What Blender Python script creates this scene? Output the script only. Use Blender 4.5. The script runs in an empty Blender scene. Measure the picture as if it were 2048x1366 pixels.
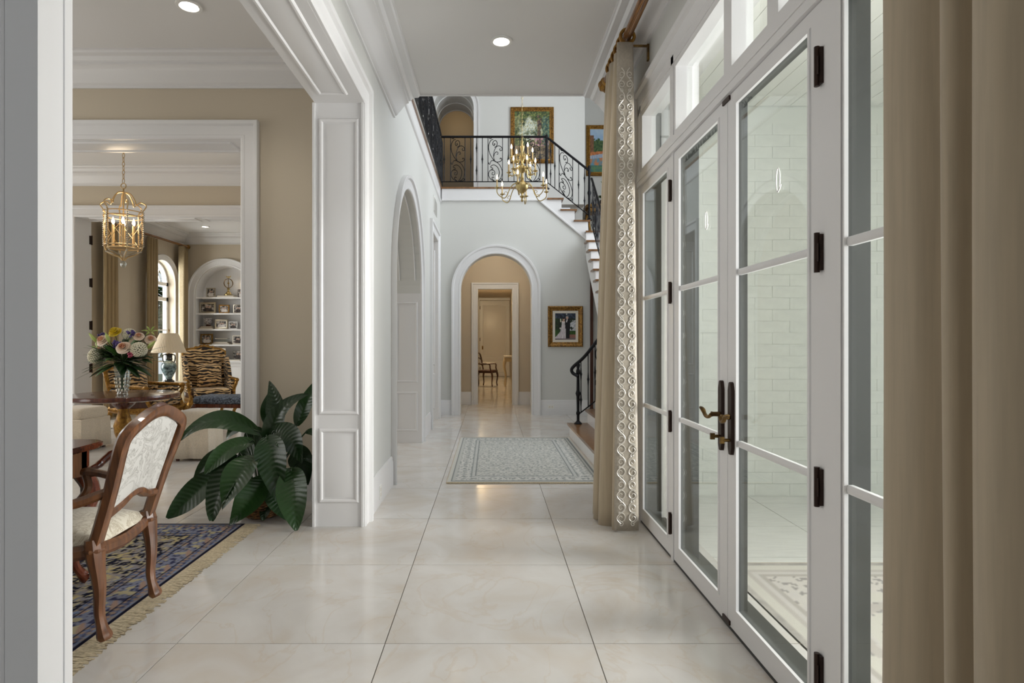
import bpy, math, random
from mathutils import Vector, noise
R = math.radians
PI = math.pi
random.seed(7)
scn = bpy.context.scene
COL = scn.collection

# ---------------------------------------------------------------- camera
cam_d = bpy.data.cameras.new('camera')
cam_d.sensor_width = 36.0
cam_d.lens = 36.0 * 1185.0 / 2048.0
cam_d.shift_x = 42.0 / 2048.0
cam_d.clip_start = 0.02
cam_d.clip_end = 200
cam = bpy.data.objects.new('camera', cam_d)
COL.objects.link(cam)
cam.location = (0, 0, 1.324)
cam.rotation_euler = (R(90), 0, 0)
scn.camera = cam

# ---------------------------------------------------------------- world, daylight, added fill lights, exposure
world = bpy.data.worlds.new('sky')
scn.world = world
world.use_nodes = True
wb = world.node_tree.nodes['Background']
wb.inputs['Color'].default_value = (0.86, 0.93, 1.0, 1)
wb.inputs['Strength'].default_value = 0.6

def area(name, loc, rot, sx, sy, power, col=(1, 1, 1)):
    d = bpy.data.lights.new(name, 'AREA')
    d.shape = 'RECTANGLE'
    d.size, d.size_y, d.energy, d.color = sx, sy, power, col
    o = bpy.data.objects.new(name, d)
    COL.objects.link(o)
    o.location = loc
    o.rotation_euler = rot
    return o

area('porch_daylight', (4.9, 1.7, 1.8), (0, R(90), 0), 3.0, 3.6, 175, (1.0, 0.988, 0.982)).data.spread = R(78)
area('added_stair_fill', (0.9, 8.3, 7.45), (0, 0, 0), 2.6, 3.6, 30, (0.93, 0.97, 1.0))  # added unseen fill from above; the ceiling has no skylight
area('stair_window_daylight', (3.9, 8.4, 4.6), (0, R(90), 0), 4.0, 3.0, 150, (0.90, 0.955, 1.0))
area('added_foyer_fill', (0.1, -2.6, 1.9), (R(90), 0, 0), 2.2, 2.4, 12, (0.97, 0.98, 1.0))  # added fill from behind the viewer; its window is invented
area('added_dining_fill', (-6.6, 3.0, 1.7), (0, R(-90), 0), 2.2, 2.2, 32, (1.0, 0.97, 0.92))  # added fill inside the dining room, standing for an invented window
area('added_cross_hall_fill', (-7.2, 6.7, 1.8), (0, R(-90), 0), 2.2, 1.8, 25, (1.0, 0.98, 0.94))  # added fill for the cross hall; no window is known there
area('living_window_daylight', (-7.9, 10.6, 1.9), (0, R(-90), 0), 2.8, 4.6, 400, (1.0, 0.98, 0.95))

vs = scn.view_settings
vs.view_transform = 'Standard'
vs.look = 'None'
vs.gamma = 1.0
vs.use_curve_mapping = False
vs.exposure = 0.42
scn.display_settings.display_device = 'sRGB'

# ---------------------------------------------------------------- colour / material helpers
def lin(c):
    out = []
    for v in c[:3]:
        v = v / 255.0
        out.append(v / 12.92 if v <= 0.04045 else ((v + 0.055) / 1.055) ** 2.4)
    return tuple(out)

def nmat(name):
    m = bpy.data.materials.new(name)
    m.use_nodes = True
    nt = m.node_tree
    return m, nt, nt.nodes['Principled BSDF']

def mat(name, rgb, rough=0.5, metal=0.0, var=0.0, scale=20.0, bump=0.0, spec=0.5, rgb2=None, coat=0.0, stretch=None, sheen=0.0, emis=None, estr=0.0, detail=4.0):
    m, nt, p = nmat(name)
    c1 = lin(rgb)
    p.inputs['Base Color'].default_value = (*c1, 1)
    p.inputs['Roughness'].default_value = rough
    p.inputs['Metallic'].default_value = metal
    p.inputs['Specular IOR Level'].default_value = spec
    p.inputs['Coat Weight'].default_value = coat
    p.inputs['Sheen Weight'].default_value = sheen
    if emis:
        p.inputs['Emission Color'].default_value = (*lin(emis), 1)
        p.inputs['Emission Strength'].default_value = estr
    if rgb2 is not None or var > 0 or bump > 0:
        tc = nt.nodes.new('ShaderNodeTexCoord')
        mp = nt.nodes.new('ShaderNodeMapping')
        if stretch:
            mp.inputs['Scale'].default_value = stretch
        nz = nt.nodes.new('ShaderNodeTexNoise')
        nz.inputs['Scale'].default_value = scale
        nz.inputs['Detail'].default_value = detail
        nt.links.new(tc.outputs['Object'], mp.inputs['Vector'])
        nt.links.new(mp.outputs['Vector'], nz.inputs['Vector'])
        if rgb2 is not None or var > 0:
            if rgb2 is None:
                rgb2 = tuple(max(0, v * (1 - var)) for v in rgb)
            cr = nt.nodes.new('ShaderNodeValToRGB')
            cr.color_ramp.elements[0].position = 0.35
            cr.color_ramp.elements[1].position = 0.65
            cr.color_ramp.elements[0].color = (*lin(rgb2), 1)
            cr.color_ramp.elements[1].color = (*c1, 1)
            nt.links.new(nz.outputs['Fac'], cr.inputs['Fac'])
            nt.links.new(cr.outputs['Color'], p.inputs['Base Color'])
        if bump > 0:
            b = nt.nodes.new('ShaderNodeBump')
            b.inputs['Strength'].default_value = bump
            b.inputs['Distance'].default_value = 0.01
            nt.links.new(nz.outputs['Fac'], b.inputs['Height'])
            nt.links.new(b.outputs['Normal'], p.inputs['Normal'])
    return m

def glass_mat(name, tint, ior=1.4):
    m, nt, p = nmat(name)
    nt.nodes.remove(p)
    out = nt.nodes['Material Output']
    tr = nt.nodes.new('ShaderNodeBsdfTransparent')
    tr.inputs['Color'].default_value = (*tint, 1)
    gl = nt.nodes.new('ShaderNodeBsdfGlossy')
    gl.inputs['Roughness'].default_value = 0.0
    gl.inputs['Color'].default_value = (0.9, 0.93, 0.92, 1)
    lw = nt.nodes.new('ShaderNodeLayerWeight')
    lw.inputs['Blend'].default_value = 0.5
    pw = nt.nodes.new('ShaderNodeMath'); pw.operation = 'POWER'; pw.inputs[1].default_value = 5.0
    fr = nt.nodes.new('ShaderNodeMath'); fr.operation = 'MULTIPLY_ADD'
    f0 = ((ior - 1) / (ior + 1)) ** 2
    fr.inputs[1].default_value = 1 - f0; fr.inputs[2].default_value = f0
    nt.links.new(lw.outputs['Facing'], pw.inputs[0]); nt.links.new(pw.outputs[0], fr.inputs[0])
    mx = nt.nodes.new('ShaderNodeMixShader')
    nt.links.new(fr.outputs[0], mx.inputs[0])
    nt.links.new(tr.outputs[0], mx.inputs[1])
    nt.links.new(gl.outputs[0], mx.inputs[2])
    nt.links.new(mx.outputs[0], out.inputs['Surface'])
    return m

def attr_mat(name, rough=0.8, spec=0.3, bump=0.0, coat=0.0):
    m, nt, p = nmat(name)
    a = nt.nodes.new('ShaderNodeAttribute')
    a.attribute_name = 'print'
    nt.links.new(a.outputs['Color'], p.inputs['Base Color'])
    p.inputs['Roughness'].default_value = rough
    p.inputs['Specular IOR Level'].default_value = spec
    p.inputs['Coat Weight'].default_value = coat
    if bump > 0:
        tc = nt.nodes.new('ShaderNodeTexCoord')
        nz = nt.nodes.new('ShaderNodeTexNoise')
        nz.inputs['Scale'].default_value = 220
        b = nt.nodes.new('ShaderNodeBump')
        b.inputs['Strength'].default_value = bump
        b.inputs['Distance'].default_value = 0.004
        nt.links.new(tc.outputs['Object'], nz.inputs['Vector'])
        nt.links.new(nz.outputs['Fac'], b.inputs['Height'])
        nt.links.new(b.outputs['Normal'], p.inputs['Normal'])
    return m

def marble_mat(name, base, light, warm):
    """polished cream marble; veins shift from tile to tile"""
    m, nt, p = nmat(name)
    tc = nt.nodes.new('ShaderNodeTexCoord')
    oi = nt.nodes.new('ShaderNodeObjectInfo')
    sc = nt.nodes.new('ShaderNodeVectorMath'); sc.operation = 'SCALE'
    cmb = nt.nodes.new('ShaderNodeCombineXYZ')
    for i in range(3):
        nt.links.new(oi.outputs['Random'], cmb.inputs[i])
    nt.links.new(cmb.outputs[0], sc.inputs[0]); sc.inputs['Scale'].default_value = 37.0
    ad = nt.nodes.new('ShaderNodeVectorMath'); ad.operation = 'ADD'
    nt.links.new(tc.outputs['Object'], ad.inputs[0]); nt.links.new(sc.outputs[0], ad.inputs[1])
    n1 = nt.nodes.new('ShaderNodeTexNoise'); n1.inputs['Scale'].default_value = 2.2; n1.inputs['Detail'].default_value = 7; n1.inputs['Distortion'].default_value = 1.2
    nt.links.new(ad.outputs[0], n1.inputs['Vector'])
    cr = nt.nodes.new('ShaderNodeValToRGB')
    e = cr.color_ramp.elements
    e[0].position = 0.30; e[0].color = (*lin(warm), 1)
    e[1].position = 0.70; e[1].color = (*lin(light), 1)
    k = cr.color_ramp.elements.new(0.5); k.color = (*lin(base), 1)
    nt.links.new(n1.outputs['Fac'], cr.inputs['Fac'])
    # thin veins
    n2 = nt.nodes.new('ShaderNodeTexNoise'); n2.inputs['Scale'].default_value = 1.4; n2.inputs['Detail'].default_value = 9; n2.inputs['Distortion'].default_value = 2.0
    nt.links.new(ad.outputs[0], n2.inputs['Vector'])
    cv = nt.nodes.new('ShaderNodeValToRGB')
    v = cv.color_ramp.elements
    v[0].position = 0.485; v[0].color = (0, 0, 0, 1)
    v[1].position = 0.515; v[1].color = (0, 0, 0, 1)
    w = cv.color_ramp.elements.new(0.5); w.color = (1, 1, 1, 1)
    nt.links.new(n2.outputs['Fac'], cv.inputs['Fac'])
    mm = nt.nodes.new('ShaderNodeMath'); mm.operation = 'MULTIPLY'; mm.inputs[1].default_value = 0.22
    nt.links.new(cv.outputs['Color'], mm.inputs[0])
    mx = nt.nodes.new('ShaderNodeMix'); mx.data_type = 'RGBA'
    nt.links.new(mm.outputs[0], mx.inputs[0])
    nt.links.new(cr.outputs['Color'], mx.inputs[6])
    mx.inputs[7].default_value = (*lin((196, 172, 140)), 1)
    nt.links.new(mx.outputs[2], p.inputs['Base Color'])
    p.inputs['Roughness'].default_value = 0.13
    p.inputs['Specular IOR Level'].default_value = 0.5
    return m

def tiger_mat(name):
    m, nt, p = nmat(name)
    tc = nt.nodes.new('ShaderNodeTexCoord')
    mp = nt.nodes.new('ShaderNodeMapping')
    mp.inputs['Scale'].default_value = (0.5, 1, 1)
    wv = nt.nodes.new('ShaderNodeTexWave')
    wv.wave_type = 'BANDS'; wv.bands_direction = 'Z'
    wv.inputs['Scale'].default_value = 6.0
    wv.inputs['Distortion'].default_value = 9.0
    wv.inputs['Detail'].default_value = 2.0
    wv.inputs['Detail Scale'].default_value = 1.6
    nt.links.new(tc.outputs['Object'], mp.inputs['Vector'])
    nt.links.new(mp.outputs['Vector'], wv.inputs['Vector'])
    cr = nt.nodes.new('ShaderNodeValToRGB')
    e = cr.color_ramp.elements
    e[0].position = 0.36; e[0].color = (*lin((26, 17, 12)), 1)
    e[1].position = 0.55; e[1].color = (*lin((188, 140, 74)), 1)
    k = e.new(0.9); k.color = (*lin((222, 190, 142)), 1)
    nt.links.new(wv.outputs['Fac'], cr.inputs['Fac'])
    nt.links.new(cr.outputs['Color'], p.inputs['Base Color'])
    p.inputs['Roughness'].default_value = 0.75
    p.inputs['Sheen Weight'].default_value = 0.3
    return m

def damask_mat(name, c1, c2, scale=7.0, rough=0.55):
    m, nt, p = nmat(name)
    tc = nt.nodes.new('ShaderNodeTexCoord')
    n1 = nt.nodes.new('ShaderNodeTexNoise')
    n1.inputs['Scale'].default_value = scale
    n1.inputs['Detail'].default_value = 3.0
    n1.inputs['Distortion'].default_value = 3.5
    nt.links.new(tc.outputs['Object'], n1.inputs['Vector'])
    cr = nt.nodes.new('ShaderNodeValToRGB')
    e = cr.color_ramp.elements
    e[0].position = 0.46; e[0].color = (*lin(c1), 1)
    e[1].position = 0.49; e[1].color = (*lin(c2), 1)
    k = e.new(0.56); k.color = (*lin(c1), 1)
    k2 = e.new(0.585); k2.color = (*lin(c2), 1)
    k3 = e.new(0.62); k3.color = (*lin(c1), 1)
    nt.links.new(n1.outputs['Fac'], cr.inputs['Fac'])
    nt.links.new(cr.outputs['Color'], p.inputs['Base Color'])
    p.inputs['Roughness'].default_value = rough
    p.inputs['Sheen Weight'].default_value = 0.2
    return m

def wood_mat(name, c1, c2, rough=0.3, scale=6.0, stretch=(8, 8, 0.8), coat=0.3):
    return mat(name, c1, rough, rgb2=c2, scale=scale, stretch=stretch, coat=coat, detail=6)

M = {}
M['trim'] = mat('white_trim_paint', (231, 230, 230), 0.32)
M['wall'] = mat('hall_wall_paint', (214, 214, 210), 0.6)
M['taupe'] = mat('taupe_wall_paint', (204, 192, 172), 0.6)
M['beige'] = mat('warm_beige_wall_paint', (200, 187, 166), 0.6)
M['ceil'] = mat('ceiling_paint', (230, 228, 226), 0.7)
M['marble'] = marble_mat('polished_cream_marble', (212, 208, 203), (218, 215, 211), (206, 198, 188))
M['grout'] = mat('grout', (140, 132, 120), 0.8)
M['porchtile'] = mat('porch_limestone', (222, 222, 216), 0.4, var=0.05, scale=5, stretch=(1, 8, 1))
M['oak'] = wood_mat('oak_tread', (138, 98, 60), (102, 70, 40), 0.3, stretch=(2, 9, 2))
M['walnut'] = wood_mat('walnut', (108, 68, 38), (72, 43, 24), 0.32)
M['mahogany'] = wood_mat('mahogany', (98, 48, 28), (66, 28, 16), 0.2)
M['darkwood'] = wood_mat('dark_stained_wood', (84, 46, 28), (60, 30, 18), 0.35)
M['iron'] = mat('black_wrought_iron', (20, 20, 24), 0.42, metal=0.6)
M['bronze'] = mat('dark_bronze', (58, 44, 38), 0.4, metal=0.7)
M['antique'] = mat('antique_brass', (150, 118, 66), 0.35, metal=0.9, rgb2=(84, 64, 40), scale=18)
M['brass'] = mat('polished_brass', (186, 164, 112), 0.28, metal=0.9)
M['gilt'] = mat('gilded_wood', (172, 128, 52), 0.42, metal=0.55, rgb2=(118, 80, 28), scale=30, bump=0.3)
M['gold'] = mat('gold_leaf_frame', (168, 124, 54), 0.4, metal=0.5, rgb2=(96, 64, 24), scale=40, bump=0.5)
M['champagne'] = mat('champagne_gilt_metal', (206, 178, 132), 0.32, metal=0.8)
M['rod'] = wood_mat('gilded_rod_wood', (160, 112, 58), (98, 62, 28), 0.35, stretch=(9, 1, 9))
M['curtain'] = mat('taupe_silk', (182, 166, 140), 0.55, var=0.05, scale=60, stretch=(1, 1, 0.05), sheen=0.25)
M['curtain2'] = mat('olive_taupe_silk', (172, 150, 112), 0.6, var=0.06, scale=60, stretch=(1, 1, 0.05), sheen=0.2)
M['brocade'] = mat('greige_brocade', (190, 180, 164), 0.45, var=0.06, scale=70)
M['silverthread'] = mat('silver_embroidery', (228, 222, 212), 0.3, metal=0.25)
M['brocade2'] = damask_mat('patterned_curtain_border', (196, 180, 146), (152, 130, 96), 26)
M['glass'] = glass_mat('clear_pane_glass', (0.972, 0.978, 0.966), 1.33)
M['winglass'] = glass_mat('window_glass', (0.96, 0.98, 0.98), 1.3)
M['crystal'] = glass_mat('cut_crystal', (0.90, 0.93, 0.94), 1.9)
M['clad'] = mat('dark_exterior_cladding', (46, 48, 44), 0.5)
M['damask'] = damask_mat('cream_silver_damask', (184, 182, 177), (146, 143, 137), 7.5)
M['damask_seat'] = damask_mat('cream_taupe_damask', (206, 199, 182), (168, 156, 134), 8.5)
M['linen'] = mat('cream_velvet', (228, 214, 192), 0.75, var=0.08, scale=90, sheen=0.4)
M['tiger'] = tiger_mat('tiger_stripe_velvet')
M['bluevelvet'] = mat('blue_cut_velvet', (120, 132, 150), 0.8, rgb2=(34, 38, 48), scale=45, bump=0.6)
M['shade'] = mat('pleated_cream_silk', (236, 220, 194), 0.8)
M['jade'] = mat('blue_green_porcelain', (148, 178, 184), 0.12, rgb2=(52, 72, 78), scale=22, coat=0.6)
M['blackporc'] = mat('black_glaze', (24, 26, 28), 0.15, coat=0.5)
M['whitemarble'] = mat('white_marble_top', (228, 222, 212), 0.2, var=0.06, scale=8)
M['basket'] = mat('woven_rattan', (150, 108, 62), 0.6, rgb2=(76, 46, 22), scale=38, stretch=(1, 1, 3), bump=0.8)
M['leaf'] = None
M['outlet'] = mat('white_plastic', (238, 237, 233), 0.35)
M['print'] = attr_mat('printed_picture', 0.45, 0.4)
M['oil'] = attr_mat('oil_paint', 0.5, 0.4, bump=0.3)
M['rugpile'] = attr_mat('wool_rug', 0.95, 0.1, bump=0.5)
M['fringe'] = mat('cream_cotton_fringe', (206, 190, 160), 0.9, var=0.15, scale=80)
M['bulb'] = mat('lit_candle_bulb', (255, 236, 200), 0.3, emis=(255, 232, 196), estr=7)
M['candle'] = mat('ivory_candle_sleeve', (226, 196, 142), 0.5)
M['canlens'] = mat('lit_downlight_lens', (255, 250, 240), 0.4, emis=(255, 246, 232), estr=9)
M['brickpaint'] = mat('white_painted_brick', (228, 230, 220), 0.6, var=0.03, scale=14)
M['mortar'] = mat('painted_mortar', (226, 228, 218), 0.75)
M['board'] = mat('white_porch_board', (236, 236, 228), 0.5)
M['silver'] = mat('silver_frame_metal', (188, 180, 164), 0.28, metal=0.85)
M['mat_board'] = mat('cream_mat_board', (226, 218, 204), 0.8)
M['book'] = mat('dark_book_cloth', (70, 44, 40), 0.6)
M['book2'] = mat('pale_book_cloth', (190, 176, 160), 0.6)
M['porcelain'] = mat('white_porcelain', (220, 220, 222), 0.15, rgb2=(120, 110, 116), scale=26, coat=0.4)
M['hedge'] = mat('leaf_green', (58, 84, 40), 0.7, rgb2=(28, 46, 20), scale=14)
M['bark'] = mat('bark', (80, 64, 50), 0.9)

def leaf_mat():
    m, nt, p = nmat('glossy_dark_leaf')
    tc = nt.nodes.new('ShaderNodeTexCoord')
    nz = nt.nodes.new('ShaderNodeTexNoise'); nz.inputs['Scale'].default_value = 5
    oi = nt.nodes.new('ShaderNodeObjectInfo')
    nt.links.new(tc.outputs['Object'], nz.inputs['Vector'])
    cr = nt.nodes.new('ShaderNodeValToRGB')
    cr.color_ramp.elements[0].color = (*lin((16, 38, 18)), 1)
    cr.color_ramp.elements[1].color = (*lin((44, 76, 34)), 1)
    mm = nt.nodes.new('ShaderNodeMath'); mm.operation = 'MULTIPLY_ADD'
    mm.inputs[1].default_value = 0.6; mm.inputs[2].default_value = 0.0
    ad = nt.nodes.new('ShaderNodeMath'); ad.operation = 'ADD'
    nt.links.new(oi.outputs['Random'], mm.inputs[0])
    nt.links.new(mm.outputs[0], ad.inputs[0])
    sb = nt.nodes.new('ShaderNodeMath'); sb.operation = 'MULTIPLY'; sb.inputs[1].default_value = 0.5
    nt.links.new(nz.outputs['Fac'], sb.inputs[0])
    nt.links.new(sb.outputs[0], ad.inputs[1])
    nt.links.new(ad.outputs[0], cr.inputs['Fac'])
    nt.links.new(cr.outputs['Color'], p.inputs['Base Color'])
    p.inputs['Roughness'].default_value = 0.3
    p.inputs['Specular IOR Level'].default_value = 0.5
    return m
M['leaf'] = leaf_mat()
M['leaf2'] = mat('fresh_green_leaf', (70, 112, 44), 0.45, rgb2=(36, 66, 28), scale=9)

# ---------------------------------------------------------------- mesh helpers
class MB:
    def __init__(s):
        s.v = []; s.f = []; s.c = None
    def add(s, vs_, fs_):
        o = len(s.v)
        s.v += [tuple(p) for p in vs_]
        s.f += [tuple(i + o for i in f) for f in fs_]
        return s
    def box(s, x0, x1, y0, y1, z0, z1):
        if x0 > x1: x0, x1 = x1, x0
        if y0 > y1: y0, y1 = y1, y0
        if z0 > z1: z0, z1 = z1, z0
        return s.add([(x0, y0, z0), (x1, y0, z0), (x1, y1, z0), (x0, y1, z0), (x0, y0, z1), (x1, y0, z1), (x1, y1, z1), (x0, y1, z1)],
                     [(0, 3, 2, 1), (4, 5, 6, 7), (0, 1, 5, 4), (1, 2, 6, 5), (2, 3, 7, 6), (3, 0, 4, 7)])
    def rbox(s, x0, x1, y0, y1, z0, z1, r, n=3):
        """box with rounded edges: a superellipsoid-like cushion made from rounded rings"""
        cx, cy = (x0 + x1) / 2, (y0 + y1) / 2
        hx, hy = (x1 - x0) / 2, (y1 - y0) / 2
        def ring(ins, z):
            pts = []
            a, b = hx - ins, hy - ins
            rr = max(r - ins * 0.3, 0.004)
            for (sx, sy, a0) in ((1, 1, 0), (-1, 1, 90), (-1, -1, 180), (1, -1, 270)):
                for k in range(n + 1):
                    t = R(a0 + 90 * k / n)
                    pts.append((cx + sx * (a - rr) + rr * math.cos(t), cy + sy * (b - rr) + rr * math.sin(t), z))
            return pts
        rings = []
        for k in range(n + 1):
            t = (PI / 2) * k / n
            rings.append(ring(r * (1 - math.sin(t)) if k < n else 0, z0 + r * (1 - math.cos(t))))
        for k in range(n + 1):
            t = (PI / 2) * k / n
            rings.append(ring(r * (1 - math.cos(t)), z1 - r + r * math.sin(t)))
        m = len(rings[0])
        vs_ = [p for rg in rings for p in rg]
        fs_ = []
        for i in range(len(rings) - 1):
            for j in range(m):
                fs_.append((i * m + j, i * m + (j + 1) % m, (i + 1) * m + (j + 1) % m, (i + 1) * m + j))
        fs_.append(tuple(reversed(range(m))))
        fs_.append(tuple(range((len(rings) - 1) * m, len(rings) * m)))
        return s.add(vs_, fs_)
    def prism(s, poly, axis, a0, a1):
        n = len(poly)
        def mk(p, a):
            return (a, p[0], p[1]) if axis == 'x' else ((p[0], a, p[1]) if axis == 'y' else (p[0], p[1], a))
        vs_ = [mk(p, a0) for p in poly] + [mk(p, a1) for p in poly]
        fs_ = [tuple(reversed(range(n))), tuple(range(n, 2 * n))]
        for i in range(n):
            j = (i + 1) % n
            fs_.append((i, j, n + j, n + i))
        return s.add(vs_, fs_)
    def lathe(s, prof, n=16, c=(0, 0, 0), squash=1.0):
        m = len(prof)
        vs_ = []
        for k in range(n):
            t = 2 * PI * k / n
            for (r, z) in prof:
                vs_.append((c[0] + r * math.cos(t), c[1] + r * squash * math.sin(t), c[2] + z))
        fs_ = []
        for k in range(n):
            k2 = (k + 1) % n
            for i in range(m - 1):
                fs_.append((k * m + i, k2 * m + i, k2 * m + i + 1, k * m + i + 1))
        if prof[0][0] > 1e-5: fs_.append(tuple(reversed([k * m for k in range(n)])))
        if prof[-1][0] > 1e-5: fs_.append(tuple(k * m + m - 1 for k in range(n)))
        return s.add(vs_, fs_)
    def tube(s, path, r, n=8, closed=False, caps=True, flat=None):
        P = [Vector(p) for p in path]
        k = len(P)
        rad = r if isinstance(r, (list, tuple)) else [r] * k
        vs_ = []
        up = None
        for i in range(k):
            if closed:
                t = P[(i + 1) % k] - P[i - 1]
            else:
                t = P[min(i + 1, k - 1)] - P[max(i - 1, 0)]
            if t.length < 1e-9: t = Vector((0, 0, 1))
            t.normalize()
            if up is None:
                up = Vector((0, 0, 1)) if abs(t.z) < 0.9 else Vector((0, 1, 0))
            a = t.cross(up)
            if a.length < 1e-6:
                a = t.cross(Vector((1, 0, 0)))
            a.normalize()
            b = a.cross(t).normalized()
            up = b
            for j in range(n):
                th = 2 * PI * (j + 0.5) / n
                q = P[i] + rad[i] * (a * math.cos(th) + b * math.sin(th) * (flat or 1.0))
                vs_.append(tuple(q))
        fs_ = []
        for i in range(k if closed else k - 1):
            i2 = (i + 1) % k
            for j in range(n):
                j2 = (j + 1) % n
                fs_.append((i * n + j, i * n + j2, i2 * n + j2, i2 * n + j))
        if not closed and caps:
            fs_.append(tuple(reversed(range(n))))
            fs_.append(tuple(range((k - 1) * n, k * n)))
        return s.add(vs_, fs_)
    def sweep(s, path, prof, nrm, closed=False):
        """profile (a, b): a = in-plane offset along nrm x tangent, b = along nrm; mitred"""
        nv = Vector(nrm).normalized()
        P = [Vector(p) for p in path]
        k = len(P); m = len(prof)
        vs_ = []
        for i in range(k):
            d0 = (P[i] - P[i - 1]) if (i > 0 or closed) else None
            d1 = (P[(i + 1) % k] - P[i]) if (i < k - 1 or closed) else None
            if d0 is None: d0 = d1
            if d1 is None: d1 = d0
            p0 = nv.cross(d0.normalized()); p1 = nv.cross(d1.normalized())
            q = p0 + p1
            if q.length < 1e-6: q = p0.copy()
            q.normalize()
            cs = max(q.dot(p0), 0.2)
            q = q / cs
            for (a, b) in prof:
                vs_.append(tuple(P[i] + q * a + nv * b))
        fs_ = []
        for i in range(k if closed else k - 1):
            i2 = (i + 1) % k
            for j in range(m - 1):
                fs_.append((i * m + j, i2 * m + j, i2 * m + j + 1, i * m + j + 1))
        if not closed:
            fs_.append(tuple(reversed(range(m))))
            fs_.append(tuple(range((k - 1) * m, k * m)))
        return s.add(vs_, fs_)
    def grid(s, fn, nu, nv, wrap=False):
        vs_ = []
        for i in range(nu + 1):
            for j in range(nv + 1):
                vs_.append(fn(i / nu, j / nv))
        fs_ = []
        for i in range(nu):
            for j in range(nv):
                a = i * (nv + 1) + j
                fs_.append((a, a + nv + 1, a + nv + 2, a + 1))
        return s.add(vs_, fs_)
    def ball(s, c, r, nu=12, nv=8):
        if not isinstance(r, (tuple, list)): r = (r, r, r)
        prof = []
        vs_ = [(c[0], c[1], c[2] - r[2])]
        for j in range(1, nv):
            ph = -PI / 2 + PI * j / nv
            for i in range(nu):
                t = 2 * PI * i / nu
                vs_.append((c[0] + r[0] * math.cos(ph) * math.cos(t), c[1] + r[1] * math.cos(ph) * math.sin(t), c[2] + r[2] * math.sin(ph)))
        vs_.append((c[0], c[1], c[2] + r[2]))
        fs_ = []
        for i in range(nu):
            fs_.append((0, 1 + (i + 1) % nu, 1 + i))
        for j in range(nv - 2):
            for i in range(nu):
                a = 1 + j * nu + i; b = 1 + j * nu + (i + 1) % nu
                fs_.append((a, b, b + nu, a + nu))
        top = len(vs_) - 1
        for i in range(nu):
            fs_.append((1 + (nv - 2) * nu + i, 1 + (nv - 2) * nu + (i + 1) % nu, top))
        return s.add(vs_, fs_)
    def mesh(s, name, smooth=35):
        me = bpy.data.meshes.new(name)
        me.from_pydata(s.v, [], s.f)
        if smooth:
            me.polygons.foreach_set('use_smooth', [True] * len(me.polygons))
            me.set_sharp_from_angle(angle=R(smooth))
        me.update()
        return me
    def build(s, name, m, parent=None, smooth=35, loc=None, rot=None, solid=0.0):
        me = s.mesh(name, smooth)
        return link(name, me, m, parent, loc, rot, solid)

def link(name, me, m, parent=None, loc=None, rot=None, solid=0.0):
    if m is not None and len(me.materials) == 0:
        me.materials.append(M[m] if isinstance(m, str) else m)
    o = bpy.data.objects.new(name, me)
    COL.objects.link(o)
    if parent is not None: o.parent = parent
    if loc is not None: o.location = loc
    if rot is not None: o.rotation_euler = rot
    if solid:
        md = o.modifiers.new('thickness', 'SOLIDIFY'); md.thickness = solid; md.offset = 0
    return o

def tag(o, label, cat, group=None):
    o['label'] = label; o['category'] = cat
    if group: o['group'] = group
    return o

def thing(name, label, cat, loc=(0, 0, 0), rz=0.0, group=None):
    o = bpy.data.objects.new(name, None)
    COL.objects.link(o)
    o.location = loc; o.rotation_euler = (0, 0, rz)
    o.empty_display_size = 0.1
    return tag(o, label, cat, group)

def struct(o):
    o['kind'] = 'structure'
    return o

def copy_tree(o, parent=None):
    c = o.copy(); COL.objects.link(c); c.parent = parent
    for ch in list(o.children): copy_tree(ch, c)
    return c

def settle(t, z):
    """rest a thing's lowest point at height z"""
    low = min(v.co.z + c.location.z for c in t.children if c.type == 'MESH' for v in c.data.vertices)
    t.location.z = z - low
    return t

def crom(pts, n=8, closed=False):
    """Catmull-Rom through points"""
    P = [Vector(p) for p in pts]
    k = len(P); out = []
    rng = k if closed else k - 1
    for i in range(rng):
        p0 = P[i - 1] if (i > 0 or closed) else P[0] * 2 - P[1]
        p1 = P[i]; p2 = P[(i + 1) % k]
        p3 = P[(i + 2) % k] if (i + 2 < k or closed) else P[k - 1] * 2 - P[k - 2]
        for j in range(n):
            t = j / n
            out.append(0.5 * ((2 * p1) + (p2 - p0) * t + (2 * p0 - 5 * p1 + 4 * p2 - p3) * t * t + (3 * p1 - p0 - 3 * p2 + p3) * t ** 3))
    if not closed: out.append(P[-1].copy())
    return [tuple(v) for v in out]

def print_mesh(name, fn, nu, nv, pos, matname, parent=None):
    """flat printed sheet: pos(u,v) -> xyz, fn(u,v) -> sRGB"""
    b = MB(); b.grid(pos, nu, nv)
    me = b.mesh(name, smooth=None)
    ca = me.color_attributes.new('print', 'FLOAT_COLOR', 'POINT')
    k = 0
    for i in range(nu + 1):
        for j in range(nv + 1):
            c = lin(fn(i / nu, j / nv))
            ca.data[k].color = (*c, 1); k += 1
    return link(name, me, matname, parent)

def nz2(x, y, z=0.0, oct=3):
    return noise.fractal(Vector((x, y, z)), 1.0, 2.0, oct)
# ================================================================ SETTING
CEIL = 3.65
CROWN = [(0, .215), (.018, .215), (.018, .198), (.034, .192), (.046, .176), (.070, .150), (.098, .112), (.124, .086), (.146, .078), (.146, .060),
         (.166, .056), (.176, .044), (.186, .030), (.236, .026), (.246, .014), (.256, .012), (.256, 0), (0, 0)]
CASING = [(0, 0), (0, .018), (.010, .026), (.030, .026), (.034, .022), (.105, .026), (.112, .036), (.118, .048), (.145, .052), (.150, .046), (.150, 0)]
BASE = [(0, 0), (.022, 0), (.022, .215), (.014, .235), (.016, .250), (.008, .268), (0, .268)]
PMOLD = [(0, 0), (0, .003), (.008, .012), (.018, .013), (.026, .006), (.030, 0)]
trim_n = [0]

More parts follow.
